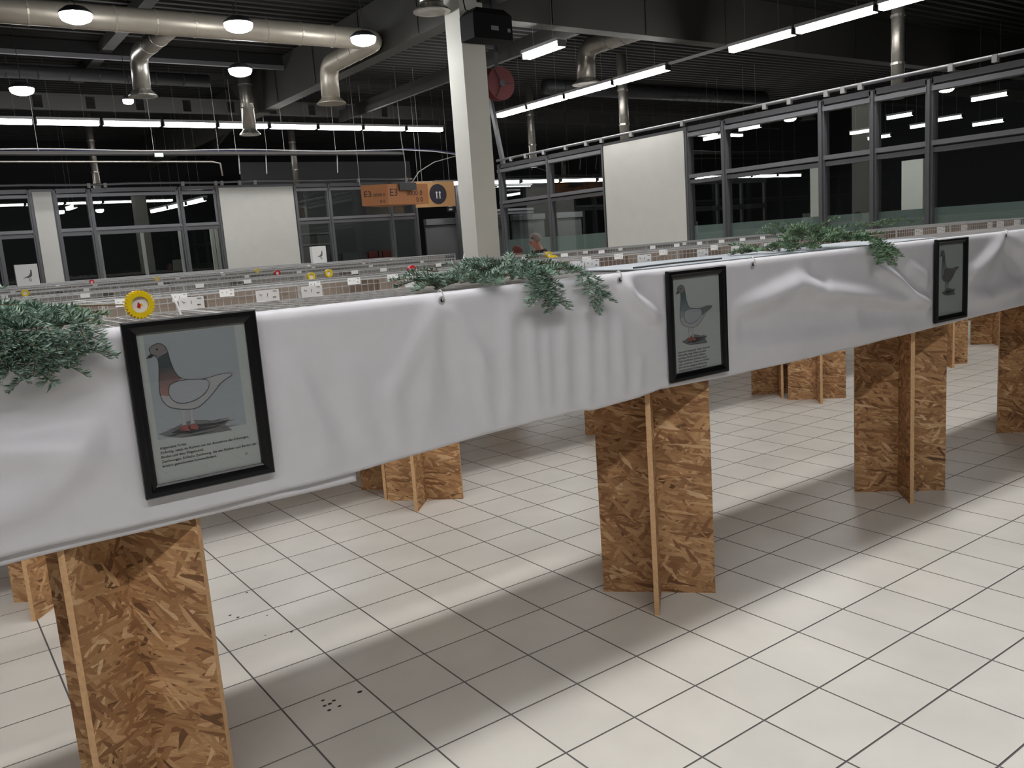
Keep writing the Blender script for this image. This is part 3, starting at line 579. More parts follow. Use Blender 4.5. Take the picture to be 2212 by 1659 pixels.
# ---- one-metre cage units; origin at front-left-bottom, depth along +y
def wire_x(m, x0, x1, y, z, w=.0036): m.box(x0,x1,y-w/2,y+w/2,z-w/2,z+w/2)
def wire_y(m, y0, y1, x, z, w=.0036): m.box(x-w/2,x+w/2,y0,y1,z-w/2,z+w/2)
def wire_z(m, z0, z1, x, y, w=.003): m.box(x-w/2,x+w/2,y-w/2,y+w/2,z0,z1)
def cage_parts(D, mirror=False):
    H0, H1 = ZB+.02, ZT
    top = MB()
    for k in range(20): wire_y(top, .002, D-.002, .025+k*.05, H1-.002)
    for y in (.10,.20,.30,.40,.5):
        if y < D-.03: wire_x(top, .003, .997, y, H1-.005)
    fr = MB(); yf = D-.004 if mirror else .004
    for k in range(25): wire_z(fr, H0, H1-.004, .02+k*.04, yf)
    for z in (H0+.02, H0+.14, H1-.16, H1-.09, H1-.03): wire_x(fr, .003, .997, yf+(.003 if mirror else -.003), z)
    rail = MB()
    for y in (.003, D-.003): wire_x(rail, .001, .999, y, H1-.001, .007)
    for x in (.004, .996): wire_y(rail, .006, D-.006, x, H1-.001, .006)
    for x in (.004, .996):
        for y in (.005, D-.005): wire_z(rail, H0-.002, H1-.005, x, y, .006)
    dv = MB(); dv.box(.495,.505,.012,D-.012,H0,H1-.012)
    bk = MB(); yb = .010 if mirror else D-.012; bk.box(.008,.992,yb-.002,yb+.002,H0,H1-.012)
    return {'top_grid': (top,'steel_wire'), 'front_grid': (fr,'steel_wire'), 'frame': (rail,'wire_rail'), 'divider': (dv,'cage_panel'), 'back_panel': (bk,'cage_panel')}
def proto_meshes(D, mirror, open_back=False, grey=False):
    P = cage_parts(D, mirror)
    if grey: P['back_panel'] = (P['back_panel'][0], 'cage_panel_grey'); P['divider'] = (P['divider'][0], 'cage_panel_grey')
    if open_back: P.pop('back_panel')
    return {k: m.mesh(k, mt) for k, (m, mt) in P.items()}
def joined_mesh(D, mirror):
    P = cage_parts(D, mirror); J = MB(); names = []
    P = {k: (m, 'cage_panel_grey' if mt == 'cage_panel' else mt) for k, (m, mt) in P.items()}
    for k, (m, mt) in P.items():
        if mt not in names: names.append(mt)
        J.add(m.v, m.f, names.index(mt))
    return J.mesh('wire_cage', names)
pa, pf, pb = proto_meshes(.60, False, True), proto_meshes(.42, False), proto_meshes(.42, True); pfg, pbg = proto_meshes(.42, False, grey=True), proto_meshes(.42, True, grey=True)
jf, jb = joined_mesh(.42, False), joined_mesh(.42, True)
def cage(x, y, P, label, group):
    t = thing('wire_cage', (x,y,ZB+.018), label, 'cage', group)
    for k, me in P.items(): inst(k, me, t, (0,0,-ZB-.018))
    return t
ORD = ['first','second','third','fourth','fifth','sixth','seventh','eighth','ninth','tenth','eleventh','twelfth','thirteenth','fourteenth','fifteenth','sixteenth']
def place_word(x, y, items, z=ZT, dx=.5):
    """counts along a row from the left frame edge"""
    def vis(q):
        a = px((q+dx, y, z)); return a[2] > .3 and 0 < a[0] < 2212
    v = [q for q in items if vis(q)]
    if x in v: return '%s from the left frame edge' % ORD[v.index(x)]
    return 'beyond the left frame edge' if not v or x < v[0] else 'beyond the right frame edge'
fx_ = list(range(-4, 8))
for x in fx_: cage(x, -2.53, pa, 'wire cage of the front row behind the white banner, %s' % place_word(x, -2.53, fx_), 'wire cages of the front row')
for k in range(6): table_board(-4+2*k, -2.004+2*k, -2.53, -1.93, 'OSB board carrying the front cage row', 'boards of the front row')
rows = [(-.45, -6, 9, True, 'second row'), (1.9, -6, 8, True, 'third row'), (4.3, -6, 4, False, 'fourth row'), (6.75, -5, 5, False, 'fifth row'), (9.1, -5, 7, False, 'sixth row'), (11.5, -4, 7, False, 'seventh row'), (13.9, -4, 6, False, 'last row before the far partition')]
for y, x0, x1, near, nm in rows:
    its = list(range(x0, x1))
    for x in its:
        pw = place_word(x, y, its); far = 'hanging' 
        if near:
            cage(x, y, pf if y < 0 else pfg, 'wire cage facing the camera in the %s, %s' % (nm, pw), 'wire cages, near side of the %s' % nm)
            cage(x, y+.43, pb if y < 0 else pbg, 'wire cage facing away in the %s, %s' % (nm, pw), 'wire cages, rear side of the %s' % nm)
        else:
            for me, yy, sd in ((jf, y, 'facing the camera'), (jb, y+.43, 'facing away')):
                o = inst('wire_cage', me, None, (x, yy, 0)); tag(o, 'wire cage %s, %s, %s' % (sd, nm.split(' before')[0], pw), 'cage', 'wire cages of the %s, %s' % (nm, sd))
    for x in range(x0, x1, 2): table_board(x, min(x+1.996, x1), y, y+.85, 'OSB board carrying the %s of cages' % nm, 'boards of the %s' % nm)
    if y > 1:
        for x in range(x0+1, x1, 2): pedestal(x+.2, y+.43, 0, 'OSB pedestal hidden under the %s' % nm, 'pedestals under the %s' % nm)
for x in (-3.4, -5.3): pedestal(x, -.1, 0, 'OSB pedestal under the second row, outside the picture at left', GQ)
pedestal(6.7, -2.3, 0, 'OSB pedestal under the front row, outside the picture at right', GP); pedestal(-3.4, -2.3, 0, 'OSB pedestal under the front row, outside the picture at left', GP)
# flat sheets lying on the front row
for x0, x1, lab in ((.62,1.62,'grey plastic sheet lying on the front cages behind the middle picture'),(1.64,2.9,'grey plastic sheet lying on the front cages before the right fir pile')):
    o = MB().box(x0,x1,-2.50,-1.97,ZT+.004,ZT+.008).build('cover_sheet', 'cage_sheet', loc=((x0+x1)/2,-2.2,ZT)); tag(o, lab, 'sheet', 'sheets on the front row')
o = MB().tube([(.64,-2.43,ZT+.012),(.9,-2.40,ZT+.013),(1.2,-2.41,ZT+.012)], .004, 6).build('wire_rod', 'dark_metal', loc=(.9,-2.4,ZT)); tag(o, 'thin dark rod lying on the grey sheet', 'rod')
# ---- cage cards
cme = MB().box(-.042,.042,-.0006,.0006,0,.042).mesh('card', 'card')
mk = MB(); mk.tube([(-.03,-.0012,.030),(-.026,-.0012,.024),(-.02,-.0012,.026)], .0012, 4); mk.box(-.002,.0,-.0014,-.0007,.018,.030); mk.box(.018,.03,-.0014,-.0007,.012,.016); mk.box(.02,.034,-.0014,-.0007,.034,.037)
mme = mk.mesh('marks', 'ink_soft')
def card(x, y, z, label, group, rz=0, marks=True, s=1.):
    t = thing('cage_card', (x,y,z), label, 'card', group, rz=rz)
    o = inst('sheet', cme, t); o.scale = (s,1,s)
    if marks: o = inst('marks', mme, t); o.scale = (s,1,s)
A_x = (-.98,-.71,-.54,-.1,.76,.85,1.19,1.61,1.88,2.15,3.7,3.98,4.29,4.66,4.82,5.08)
A_l = ('nearest white cage card, right of the toothed yellow ring','white cage card, second right of the toothed yellow ring','white cage card, third right of the toothed yellow ring','white cage card behind the left tip of the middle fir pile','left of two white cards right of the middle fir pile','right of two white cards right of the middle fir pile','white card left of the middle picture','white card above the middle picture','white card right of the middle picture','white card left of the right fir pile','first white card right of the right fir pile','white card left above the farthest picture','white card right above the farthest picture','white card right of the farthest picture','left of the last two white cards at the right edge','last white card at the right edge')
for x, l in zip(A_x, A_l): card(x, -1.936, 1.462, l, 'cards on the front row', random.uniform(-.12,.12))
def card_row(y, xs_, z, nm, s, marks=False):
    for x in xs_: card(x, y, z, 'white card on the %s, %s' % (nm, place_word(x, y, xs_, dx=0).replace(' frame edge', '')), 'cards on the %s' % nm, random.uniform(-.2,.2), marks, s)
card_row(-.458, [-1.18,-.91,-.64,-.4,.09,.33,.58,2.09,2.39,2.84,3.4], 1.435, 'front edge of the second row', .9, True)
card_row(.405, [2.2,2.6,3.0,3.6,3.9,4.2,4.5,4.8,5.1], 1.455, 'rear edge of the second row', .8)
card_row(1.89, [-1.2,-.7,.12,.5,1.45,1.73,2.3,2.8,4.1,4.6,5.6], 1.432, 'third cage row', .75)
card_row(4.29, [-1,-.3,.4,1.3,1.9,2.8,3.5], 1.432, 'fourth cage row', .65)
card_row(6.74, [-.7,.2,1.2,1.8,3.1,3.9], 1.432, 'fifth cage row', .65)
card_row(9.09, [.1,1.5,2.5,4,5.6], 1.432, 'sixth cage row', .65)
# ---- rings
def toothed_ring(x, y, z, mat, label, teeth=26, R=.042, detail=True, group=None):
    t = thing('ring_feeder', (x,y,z-R), label, 'feeder', group)
    m = MB(); n = teeth*2; ro, ri, w_ = R, R*.58, .030
    for k in range(n):
        a0, a1 = 2*math.pi*k/n, 2*math.pi*(k+1)/n; r_ = ro if k % 2 or not detail else ro*.90
        P = lambda r, a, yy: (x+r*math.cos(a), yy, z+r*math.sin(a))
        y0, y1 = y-w_/2, y+w_/2
        m.add([P(ri,a0,y0),P(r_,a0,y0),P(r_,a1,y0),P(ri,a1,y0),P(ri,a0,y1),P(r_,a0,y1),P(r_,a1,y1),P(ri,a1,y1)], [(0,1,2,3),(4,7,6,5),(1,5,6,2),(0,3,7,4),(0,4,5,1),(3,2,6,7)])
    m.build('rim', mat, t)
    m = MB(); m.lathe([(.0005,-.004),(ri*.98,-.004),(ri*.98,.006),(.0005,.006)], (x,y,z), 20, 'y'); m.build('cup', 'foam_white', t)
    if detail:
        m = MB(); m.add([(x-.009,y-.006,z-.008),(x+.0,y-.006,z-.012),(x+.003,y-.006,z),(x-.004,y-.006,z+.009)], [(0,1,2,3)]); m.build('emblem', 'red_plastic', t)
        m = MB(); m.add([(x+.002,y-.0065,z-.006),(x+.009,y-.0065,z-.002),(x+.005,y-.0065,z+.005)], [(0,1,2)]); m.build('emblem', 'yellow_plastic', t)
    return t
toothed_ring(-1.215, -2.25, 1.507, 'yellow_plastic', 'large yellow toothed ring feeder with white cup on the front cages')
GRi = 'ring feeders on the cages behind'
for x, y, z, m_, l in ((-.83,4.3,1.475,'yellow_plastic','yellow ring feeder above the left fir branch'),(.56,9.1,1.48,'red_plastic','red ring feeder at left on a far cage row'),(.94,6.75,1.47,'yellow_plastic','yellow ring feeder left of the far cream panel'),(2.27,6.75,1.475,'yellow_plastic','yellow ring feeder below the far cream panel'),(1.64,4.3,1.465,'red_plastic','red ring feeder below the far cream panel'),(1.04,1.9,1.455,'yellow_plastic','yellow ring feeder below the small white pigeon sign, left one'),(1.2,1.9,1.47,'yellow_plastic','yellow ring feeder below the small white pigeon sign, right one'),(1.2,.44,1.475,'red_plastic','bright red ring feeder left of the middle fir pile'),(2.5,.44,1.46,'yellow_plastic','yellow ring feeder right of the middle fir pile, front one'),(3.6,1.9,1.465,'yellow_plastic','yellow ring feeder right of the middle fir pile, rear one')):
    toothed_ring(x, y-.02, z-.012, m_, l, 12, .034, False, GRi)
# ---- pigeon plaques
def plaque(x, y, z, w_, h, label, flip):
    t = thing('pigeon_plaque', (x,y,z), label, 'plaque', 'white pigeon plaques')
    MB().box(x-w_/2,x+w_/2,y,y+.12,z,z+h).build('block', 'foam_white', t)
    s = w_*.5
    pts = [(-.45,-.35),(-.2,-.12),(.1,.05),(.28,.35),(.32,.72),(.38,.78),(.46,.72),(.42,.66),(.44,.4),(.42,.05),(.3,-.15),(.05,-.25),(-.15,-.2)]
    m = MB(); m.add([(x+flip*a*s, y-.003, z+h*.45+b*s*.8) for a, b in pts], [tuple(range(len(pts)))]); m.build('bird_drawing', 'ink_soft', t)
    for dx in (.12, .26): MB().bar((x+flip*dx*s,y-.003,z+h*.45-.2*s),(x+flip*(dx+.05)*s,y-.003,z+h*.45-.55*s),.006).build('leg_drawing', 'ink_soft', t)
plaque(0.0, 11.55, ZT+.001, .34, .36, 'white plaque with a thin pigeon drawing at the left on the far cages', 1)
plaque(5.27, 11.55, ZT+.001, .30, .34, 'white plaque with a dark pigeon drawing before the far glazing', 1)
o = MB().tube([(-1.09,-2.21,ZT+.002),(-1.097,-2.207,ZT+.035),(-1.108,-2.20,ZT+.068)], .0035, 6).build('cable_tie', 'card', loc=(-1.09,-2.21,ZT)); tag(o, 'white cable tie sticking up right of the toothed yellow ring', 'cable tie')
o = MB().tube([(1.55,.3,ZT+.001),(1.57,.31,ZT+.05),(1.59,.32,ZT+.09)], .004, 6).build('cable_tie', 'card', loc=(1.55,.3,ZT)); tag(o, 'white cable tie sticking up from the second row', 'cable tie')
# ================================================================== BANNER
YB = -2.548
def ridge(x, z, x0, z0, x1, z1, w, a):
    """bulge of height a and half-width w along a line (x0,z0)-(x1,z1)"""
    dx, dz = x1-x0, z1-z0; L2 = dx*dx+dz*dz; t = ((x-x0)*dx+(z-z0)*dz)/L2; tc = min(1, max(0, t))
    px_, pz_ = x0+dx*tc, z0+dz*tc; d2 = (x-px_)**2+(z-pz_)**2
    e = max(0., 1-abs(2*tc-1)**5)
    return a*math.exp(-d2/(w*w))*e
RID = [ # x0,z0,x1,z1,width,height
 (-.36,1.44,-.62,1.10,.030,.006),(-.36,1.44,-.48,.98,.028,.008),(-.36,1.44,-.33,.98,.026,-.006),(-.36,1.43,-.16,1.12,.026,.007),(-.88,1.36,-.80,.96,.035,.010),(-.90,1.40,-.70,.98,.03,-.006),(-.72,1.30,-.66,.98,.028,.007),(-.58,1.22,-.55,.96,.022,.006),
 (-.24,1.26,-.20,.97,.022,.009),(-.10,1.40,-.12,.97,.024,.010),(.0,1.36,.0,.97,.020,.009),(.07,1.30,.055,.97,.016,.007),(.16,1.42,.13,.97,.022,.010),(.26,1.40,.24,.97,.020,.010),(.34,1.38,.33,.97,.018,.008),(.42,1.30,.42,.98,.020,.009),(.52,1.15,.50,.98,.02,.007),
 (.50,1.42,.70,1.36,.03,-.006),(.74,1.40,.70,1.36,.03,.01),
 (1.1,1.17,2.0,1.12,.045,-.014),(2.0,1.13,2.65,1.09,.05,-.010),(1.6,1.40,1.75,1.30,.03,-.006),
 (2.30,1.38,2.6,1.20,.025,-.006),(2.45,1.34,2.68,1.24,.03,.01),
 (3.5,1.43,3.3,1.1,.05,-.010),(3.5,1.42,4.4,1.12,.05,.02),(3.5,1.42,3.9,1.0,.06,-.012),
 (-1.38,1.42,-1.42,1.30,.03,.008),(-1.70,1.22,-1.35,1.33,.05,-.012),(-1.40,1.16,-1.36,1.05,.03,.008),(-.95,1.40,-.90,1.0,.03,.007),(-1.95,1.4,-1.9,1.0,.06,.014),(-2.3,1.4,-2.2,1.0,.06,.012)]
SWEEP = [ # polylines of (x,z), width, height: the broad folds
 ([(1.04,1.25),(1.3,1.29),(1.52,1.33),(1.75,1.27),(2.1,1.22),(2.45,1.15),(2.7,1.12)], .048, .034),
 ([(1.04,1.09),(1.5,1.08),(2.1,1.06),(2.5,1.05)], .05, .020),
 ([(2.15,1.37),(2.35,1.28),(2.5,1.18),(2.7,1.10)], .034, .026),
 ([(.44,1.435),(.50,1.36),(.60,1.29),(.72,1.24)], .030, .026),
 ([(3.5,1.43),(3.3,1.33),(3.15,1.27),(3.02,1.25)], .042, .032), ([(3.02,1.12),(3.3,1.10),(3.8,1.14),(4.3,1.2)], .05, .028),
 ([(-2.1,1.32),(-1.7,1.20),(-1.5,1.17),(-1.4,1.18)], .05, .026), ([(-1.85,.99),(-1.6,1.06),(-1.42,1.16)], .05, .022), ([(-1.37,1.42),(-1.45,1.34),(-1.6,1.28)], .04, .012)]
def sweep(x, z, pts, w, a):
    best, at, L = 9, 0, 0
    tot = sum(math.hypot(q[0]-p[0], q[1]-p[1]) for p, q in zip(pts, pts[1:]))
    for p, q in zip(pts, pts[1:]):
        dx, dz = q[0]-p[0], q[1]-p[1]; l = math.hypot(dx, dz); t = min(1, max(0, ((x-p[0])*dx+(z-p[1])*dz)/(l*l)))
        d = math.hypot(x-p[0]-dx*t, z-p[1]-dz*t)
        if d < best: best, at = d, (L+t*l)/tot
        L += l
    return a*math.exp(-(best/w)**2)*max(0., 1-abs(2*at-1)**6)
def banner(name, x0, x1, zb, y, label, dx=.013, dz=.018, flap=True, rid=True, seed=0):
    t = thing(name, ((x0+x1)/2, y, 1.2), label, 'banner', 'white banners hung along the front row')
    nx = int((x1-x0)/dx); rows_ = []
    m = MB()
    nz = 40
    def yy(x, z, b):
        s = (1.455-z)/.5
        v = .004*math.sin(x*5.1+seed)*s+.003*math.sin(x*13+z*7)*s
        if rid:
            for r in RID:
                if min(r[0],r[2])-.15 < x < max(r[0],r[2])+.15: v += (1.35 if abs(r[1]-r[3]) > 1.6*abs(r[0]-r[2]) else 2.0)*ridge(x, z, r[0], r[1], r[2], r[3], r[4]*1.35, r[5])
            for pts, w_, a_ in SWEEP:
                if pts[0][0]-.25 < x < pts[-1][0]+.25 or pts[-1][0]-.25 < x < pts[0][0]+.25: v += 1.25*sweep(x, z, pts, w_, a_)
            for cx_, hw in ((-1.16,.19),(.845,.185),(2.865,.18)):      # pressed flat behind the frames
                q = (abs(x-cx_)-hw)/.06
                if q < 1: v *= max(.12, q) if q > 0 else .12
        fall = min(1, max(0, (1.462-z)/.03))
        v = max(v, -.012)
        return y-.008-(v+.006)*fall
    for i in range(nx+1):
        x = x0+(x1-x0)*i/nx; b = zb(x); col = []
        if flap: col += [(x, y+.030, ZT+.0035), (x, y+.008, ZT+.004)]
        col.append((x, y, ZT+.002))
        for k in range(1, nz+1):
            z = ZT+.002+(b-ZT-.002)*k/nz; col.append((x, yy(x, z, b), z))
        rows_.append(col)
    n = len(rows_[0]); vs = [v for c in rows_ for v in c]
    fs = [(i*n+k, (i+1)*n+k, (i+1)*n+k+1, i*n+k+1) for i in range(nx) for k in range(n-1)]
    m.add(vs, fs); o = m.build('cloth', 'banner', t, smooth=True)
    md = o.modifiers.new('thickness', 'SOLIDIFY'); md.thickness = .0012; md.offset = 1.0
    return t
def lerp_tab(tab):
    def f(x):
        if x <= tab[0][0]: return tab[0][1]
        for (a, b), (c, d) in zip(tab, tab[1:]):
            if x <= c: return b+(d-b)*(x-a)/(c-a)
        return tab[-1][1]
    return f
b1 = banner('banner', -4.0, -.715, lambda x: .905+.002*math.sin(x*4), YB+.014, 'rear white vinyl banner peeping out below at left', flap=False, rid=False)
zb2 = lerp_tab([(-4,.925),(-1.7,.93),(-1.2,.93),(-.7,.938),(-.3,.958),(.2,.972),(.27,.962),(.5,.972),(.62,.985),(1.05,.975),(2.0,.978),(3.0,.995),(4,1.005),(9,1.0)])
b2 = banner('banner', -4.0, 7.9, zb2, YB, 'long white vinyl banner with folds hung along the front cage row')
ey = MB(); ey.lathe([(.006,-.001),(.013,-.001),(.013,.002),(.010,.003),(.006,.002)], (0,0,0), 18, 'y'); eme = ey.mesh('eyelet', 'steel_wire')
hk = MB(); hk.tube([(0,-.006,-.004),(0,-.012,.008),(0,-.008,.022),(0,.006,.030),(0,.02,.024)], .0022, 6); hkm = hk.mesh('hook', 'wire_rail')
hole = MB(); hole.lathe([(.0001,-.0015),(.0065,-.0015),(.0065,-.0005),(.0001,-.0005)], (0,0,0), 12, 'y'); hom = hole.mesh('eyelet_hole', 'ink')
for x in (-2.3,-.36,.43,1.21,2.3,3.5,4.6):
    p = Vector((x, YB-.024, 1.440))-Vector(b2.location)
    e = inst('eyelet', eme, b2, p); inst('hook', hkm, b2, p+Vector((0,.0,.004))); inst('eyelet_hole', hom, b2, p+Vector((0,-.001,0)))
# ================================================================== FRAMED PICTURES
PIG = [(-.124,.143),(-.112,.149),(-.117,.163),(-.106,.172),(-.09,.177),(-.075,.167),(-.07,.153),(-.067,.123),(-.061,.098),(-.052,.079),(-.036,.069),(-.006,.064),(.018,.063),(.046,.067),(.071,.07),(.093,.068),(.09,.06),(.061,.048),(.038,.023),(.013,.001),(-.014,-.016),(-.047,-.013),(-.084,-.002),(-.1,.018),(-.105,.043),(-.102,.075),(-.097,.108),(-.096,.132),(-.101,.143),(-.108,.146)]
WING = [(-.075,.063),(-.041,.069),(.018,.062),(.029,.052),(.021,.03),(0,.014),(-.026,.005),(-.052,.004),(-.072,.013),(-.082,.032),(-.081,.049)]
NECK = [(-.096,.138),(-.070,.150),(-.066,.123),(-.060,.098),(-.051,.079),(-.043,.072),(-.075,.061),(-.082,.045),(-.083,.03),(-.105,.036),(-.103,.075),(-.098,.108)]
HEAD = [(-.112,.149),(-.117,.163),(-.106,.172),(-.09,.177),(-.075,.167),(-.07,.152),(-.096,.138),(-.101,.143)]
TAIL = [(.018,.062),(.046,.067),(.071,.07),(.093,.068),(.09,.06),(.061,.048),(.03,.03),(.026,.05)]
GRND = [(-.123,-.069),(-.094,-.082),(-.062,-.09),(.01,-.093),(.073,-.094),(.055,-.075),(.072,-.062),(.03,-.060),(.004,-.052),(-.03,-.046),(-.056,-.05),(-.092,-.063)]
LINES1 = [('----- ---- -----:', 0), ]
def smooth_poly(p, n=3):
    for _ in range(n-1):
        q = []
        for a, b in zip(p, p[1:]+p[:1]): q += [(a[0]*.75+b[0]*.25, a[1]*.75+b[1]*.25), (a[0]*.25+b[0]*.75, a[1]*.25+b[1]*.75)]
        p = q
    return p
def flat(t, name, pts, mat, y, cx, cz, sx=1, sz=1, th=.0004):
    m = MB(); n = len(pts); P2 = [(cx+a*sx, cz+b*sz) for a, b in pts]
    m.add([(a, y, b) for a, b in P2]+[(a, y+th, b) for a, b in P2], [tuple(range(n))[::-1], tuple(range(n, 2*n))]+[(k, (k+1) % n, n+(k+1) % n, n+k) for k in range(n)])
    return m.build(name, mat, t)
def outline(t, name, pts, mat, y, cx, cz, sx, sz, w):
    m = MB(); P2 = [(cx+a*sx, y, cz+b*sz) for a, b in pts]
    for a, b in zip(P2, P2[1:]+P2[:1]):
        if (Vector(b)-Vector(a)).length > 1e-5: m.bar(a, b, w, .0004, up=(0,1,0))
    return m.build(name, mat, t)
def picture(cx, cz, W, H, label, kind, tilt=0):
    y0 = YB-.030; bw = .034
    t = thing('framed_picture', (cx, y0, cz-H/2), label, 'picture', 'black framed pigeon pictures')
    x0, x1, z0, z1 = cx-W/2, cx+W/2, cz-H/2, cz+H/2
    def side(a, b, c, d):       # outer a-b, inner d-c, profiled
        m = MB(); A, B, C_, D_ = [Vector((p[0], 0, p[1])) for p in (a, b, c, d)]
        prof = [(0,.0),(0,-.014),(.12,-.020),(.45,-.020),(.6,-.015),(.85,-.013),(1,-.010),(1,0)]
        vs = []
        for s, yy in prof:
            for P_, Q_ in ((A, D_), (B, C_)):
                v = P_.lerp(Q_, s); vs.append((v.x, y0+.006+yy, v.z))
        fs = [(2*k, 2*k+1, 2*k+3, 2*k+2) for k in range(len(prof)-1)]
        m.add(vs, fs+[tuple(2*k for k in range(len(prof)))[::-1], tuple(2*k+1 for k in range(len(prof))), (0, 2*len(prof)-2, 2*len(prof)-1, 1)])
        m.build('frame_side', 'black_frame', t)
    O = [(x0,z0),(x1,z0),(x1,z1),(x0,z1)]; I = [(x0+bw,z0+bw),(x1-bw,z0+bw),(x1-bw,z1-bw),(x0+bw,z1-bw)]
    for k in range(4): side(O[k], O[(k+1)%4], I[(k+1)%4], I[k])
    yb = y0+.002
    pr = MB().box(x0+bw-.004, x1-bw+.004, yb, yb+.003, z0+bw-.004, z1-bw+.004).build('print', 'paper', t)
    sx, sz = W/.355, H/.48
    if kind == 1: flat(pr, 'picture_field', [(-.125,-.085),(.115,-.085),(.115,.198),(-.125,.198)], 'print_ground', yb-.0006, cx, cz, sx, sz)
    P = smooth_poly(PIG, 2); W_ = smooth_poly(WING, 2)
    body = 'bird_dark' if kind == 3 else 'bird_pale'
    # ground, bird, wing, neck laid over one another
    flat(pr, 'ground_shadow', GRND, 'ink_soft' if kind != 1 else 'ink_soft', yb-.0010, cx, cz, sx*(1 if kind == 1 else .8), sz)
    flat(pr, 'ground_shadow', [(-.09,-.072),(-.04,-.083),(.03,-.078),(.06,-.070),(.0,-.062),(-.05,-.058)], 'ink', yb-.0014, cx, cz, sx*(1 if kind == 1 else .7), sz)
    for k_, (u0, u1, v_) in enumerate(((-.10,-.03,-.060),(-.085,.0,-.066),(.0,.075,-.058),(.01,.085,-.066),(-.02,.07,-.072),(-.11,-.05,-.078),(.02,.09,-.082),(-.06,.03,-.088))):
        sc_ = 1 if kind == 1 else .7
        flat(pr, 'ground_stroke', [(u0*sc_,v_),((u0+u1)/2*sc_,v_-.0022),(u1*sc_,v_+.001),((u0+u1)/2*sc_,v_+.0012)], 'ink' if k_ % 2 else 'bird_dark', yb-.0016, cx, cz, sx, sz)
    flat(pr, 'body', P, body, yb-.0018, cx, cz, sx, sz)
    flat(pr, 'head', HEAD, 'bird_head' if kind != 3 else 'ink_soft', yb-.0022, cx, cz, sx, sz)
    nk = flat(pr, 'neck', NECK, 'neck_brown' if kind == 1 else 'neck_blue', yb-.0024, cx, cz, sx, sz)
    # object coordinates of the neck run from the print's own centre
    for v in nk.data.vertices: v.co.z -= (cz-parent_world(pr).z)
    nk.location.z += (cz-parent_world(pr).z)
    flat(pr, 'tail', TAIL, 'bird_pale' if kind == 1 else 'ink_soft', yb-.0024, cx, cz, sx, sz)
    flat(pr, 'wing', W_, 'wing_pale' if kind != 3 else 'bird_dark', yb-.0028, cx, cz, sx, sz)
    if kind != 3:
        outline(pr, 'outline', P, 'ink' if kind == 1 else 'ink_soft', yb-.0026, cx, cz, sx, sz, .0012); outline(pr, 'outline', W_, 'ink', yb-.0032, cx, cz, sx, sz, .0011)
    flat(pr, 'beak', [(-.127,.139),(-.112,.141),(-.106,.146),(-.112,.150)], 'ink', yb-.0030, cx, cz, sx, sz)
    m = MB(); m.lathe([(.0001,0),(.0026,0),(.0026,.0005),(.0001,.0005)], (cx-.096*sx, yb-.0032, cz+.160*sz), 10, 'y'); m.build('eye', 'ink', pr)
    for dx in (-.052, -.030):
        flat(pr, 'leg', [(dx-.006,-.012),(dx+.008,-.014),(dx+.002,-.04),(dx+.006,-.062),(dx-.008,-.062),(dx-.004,-.04)], body if kind != 3 else 'ink_soft', yb-.0020, cx, cz, sx, sz)
        if kind != 3: flat(pr, 'foot', [(dx-.016,-.068),(dx+.010,-.075),(dx+.014,-.066),(dx+.004,-.056),(dx-.006,-.056)], 'ink_red', yb-.0030, cx, cz, sx, sz)
    lines = {1: ['Allgemeine Farbe:', 'Einfarbig, weiss im Rücken mit der Ausnahme der Schwingen,', 'Binden und dem Flügelschild.', 'Zeichnungen: Einfache Zeichnung, die den Rücken und Binden der', 'farblich gezeichneten Schwanzfedern.'],
             2: ['Stand und Haltung der Taube, Kopf und', 'Hals kräftig, Auge lebhaft, Schnabel', 'mittellang, Rücken leicht abfallend,', 'Flügel geschlossen, Schwanz schmal,', 'Läufe unbefiedert, Zehen rot, Gefieder', 'glatt und fest anliegend, Farben rein', 'und gleichmässig, Zeichnung scharf.'], 3: []}[kind]
    for k, s in enumerate(lines):
        sz_ = .0098 if kind == 1 else .0118
        text_mesh(s, sz_, 'ink' if kind == 1 else 'ink_soft', pr, Vector((cx-.124*sx, yb-.0008, cz-(.112 if kind == 1 else .118)*sz-k*.0125))-parent_world(pr))
    if kind == 1: text_mesh('50', .009, 'ink_soft', pr, Vector((cx+.10, yb-.0008, cz-.172))-parent_world(pr))
    MB().box(x0+bw-.003, x1-bw+.003, y0-.0052, y0-.0042, z0+bw-.003, z1-bw+.003).build('glass', 'picture_glass', t)
    return t
picture(-1.160, 1.238, .357, .478, 'largest black framed picture of a brown-necked pigeon, nearest the camera', 1)
picture(.845, 1.228, .345, .450, 'middle black framed picture of a grey-necked pigeon with red feet', 2)
picture(2.865, 1.238, .330, .448, 'farthest black framed picture of a dark pigeon', 3)
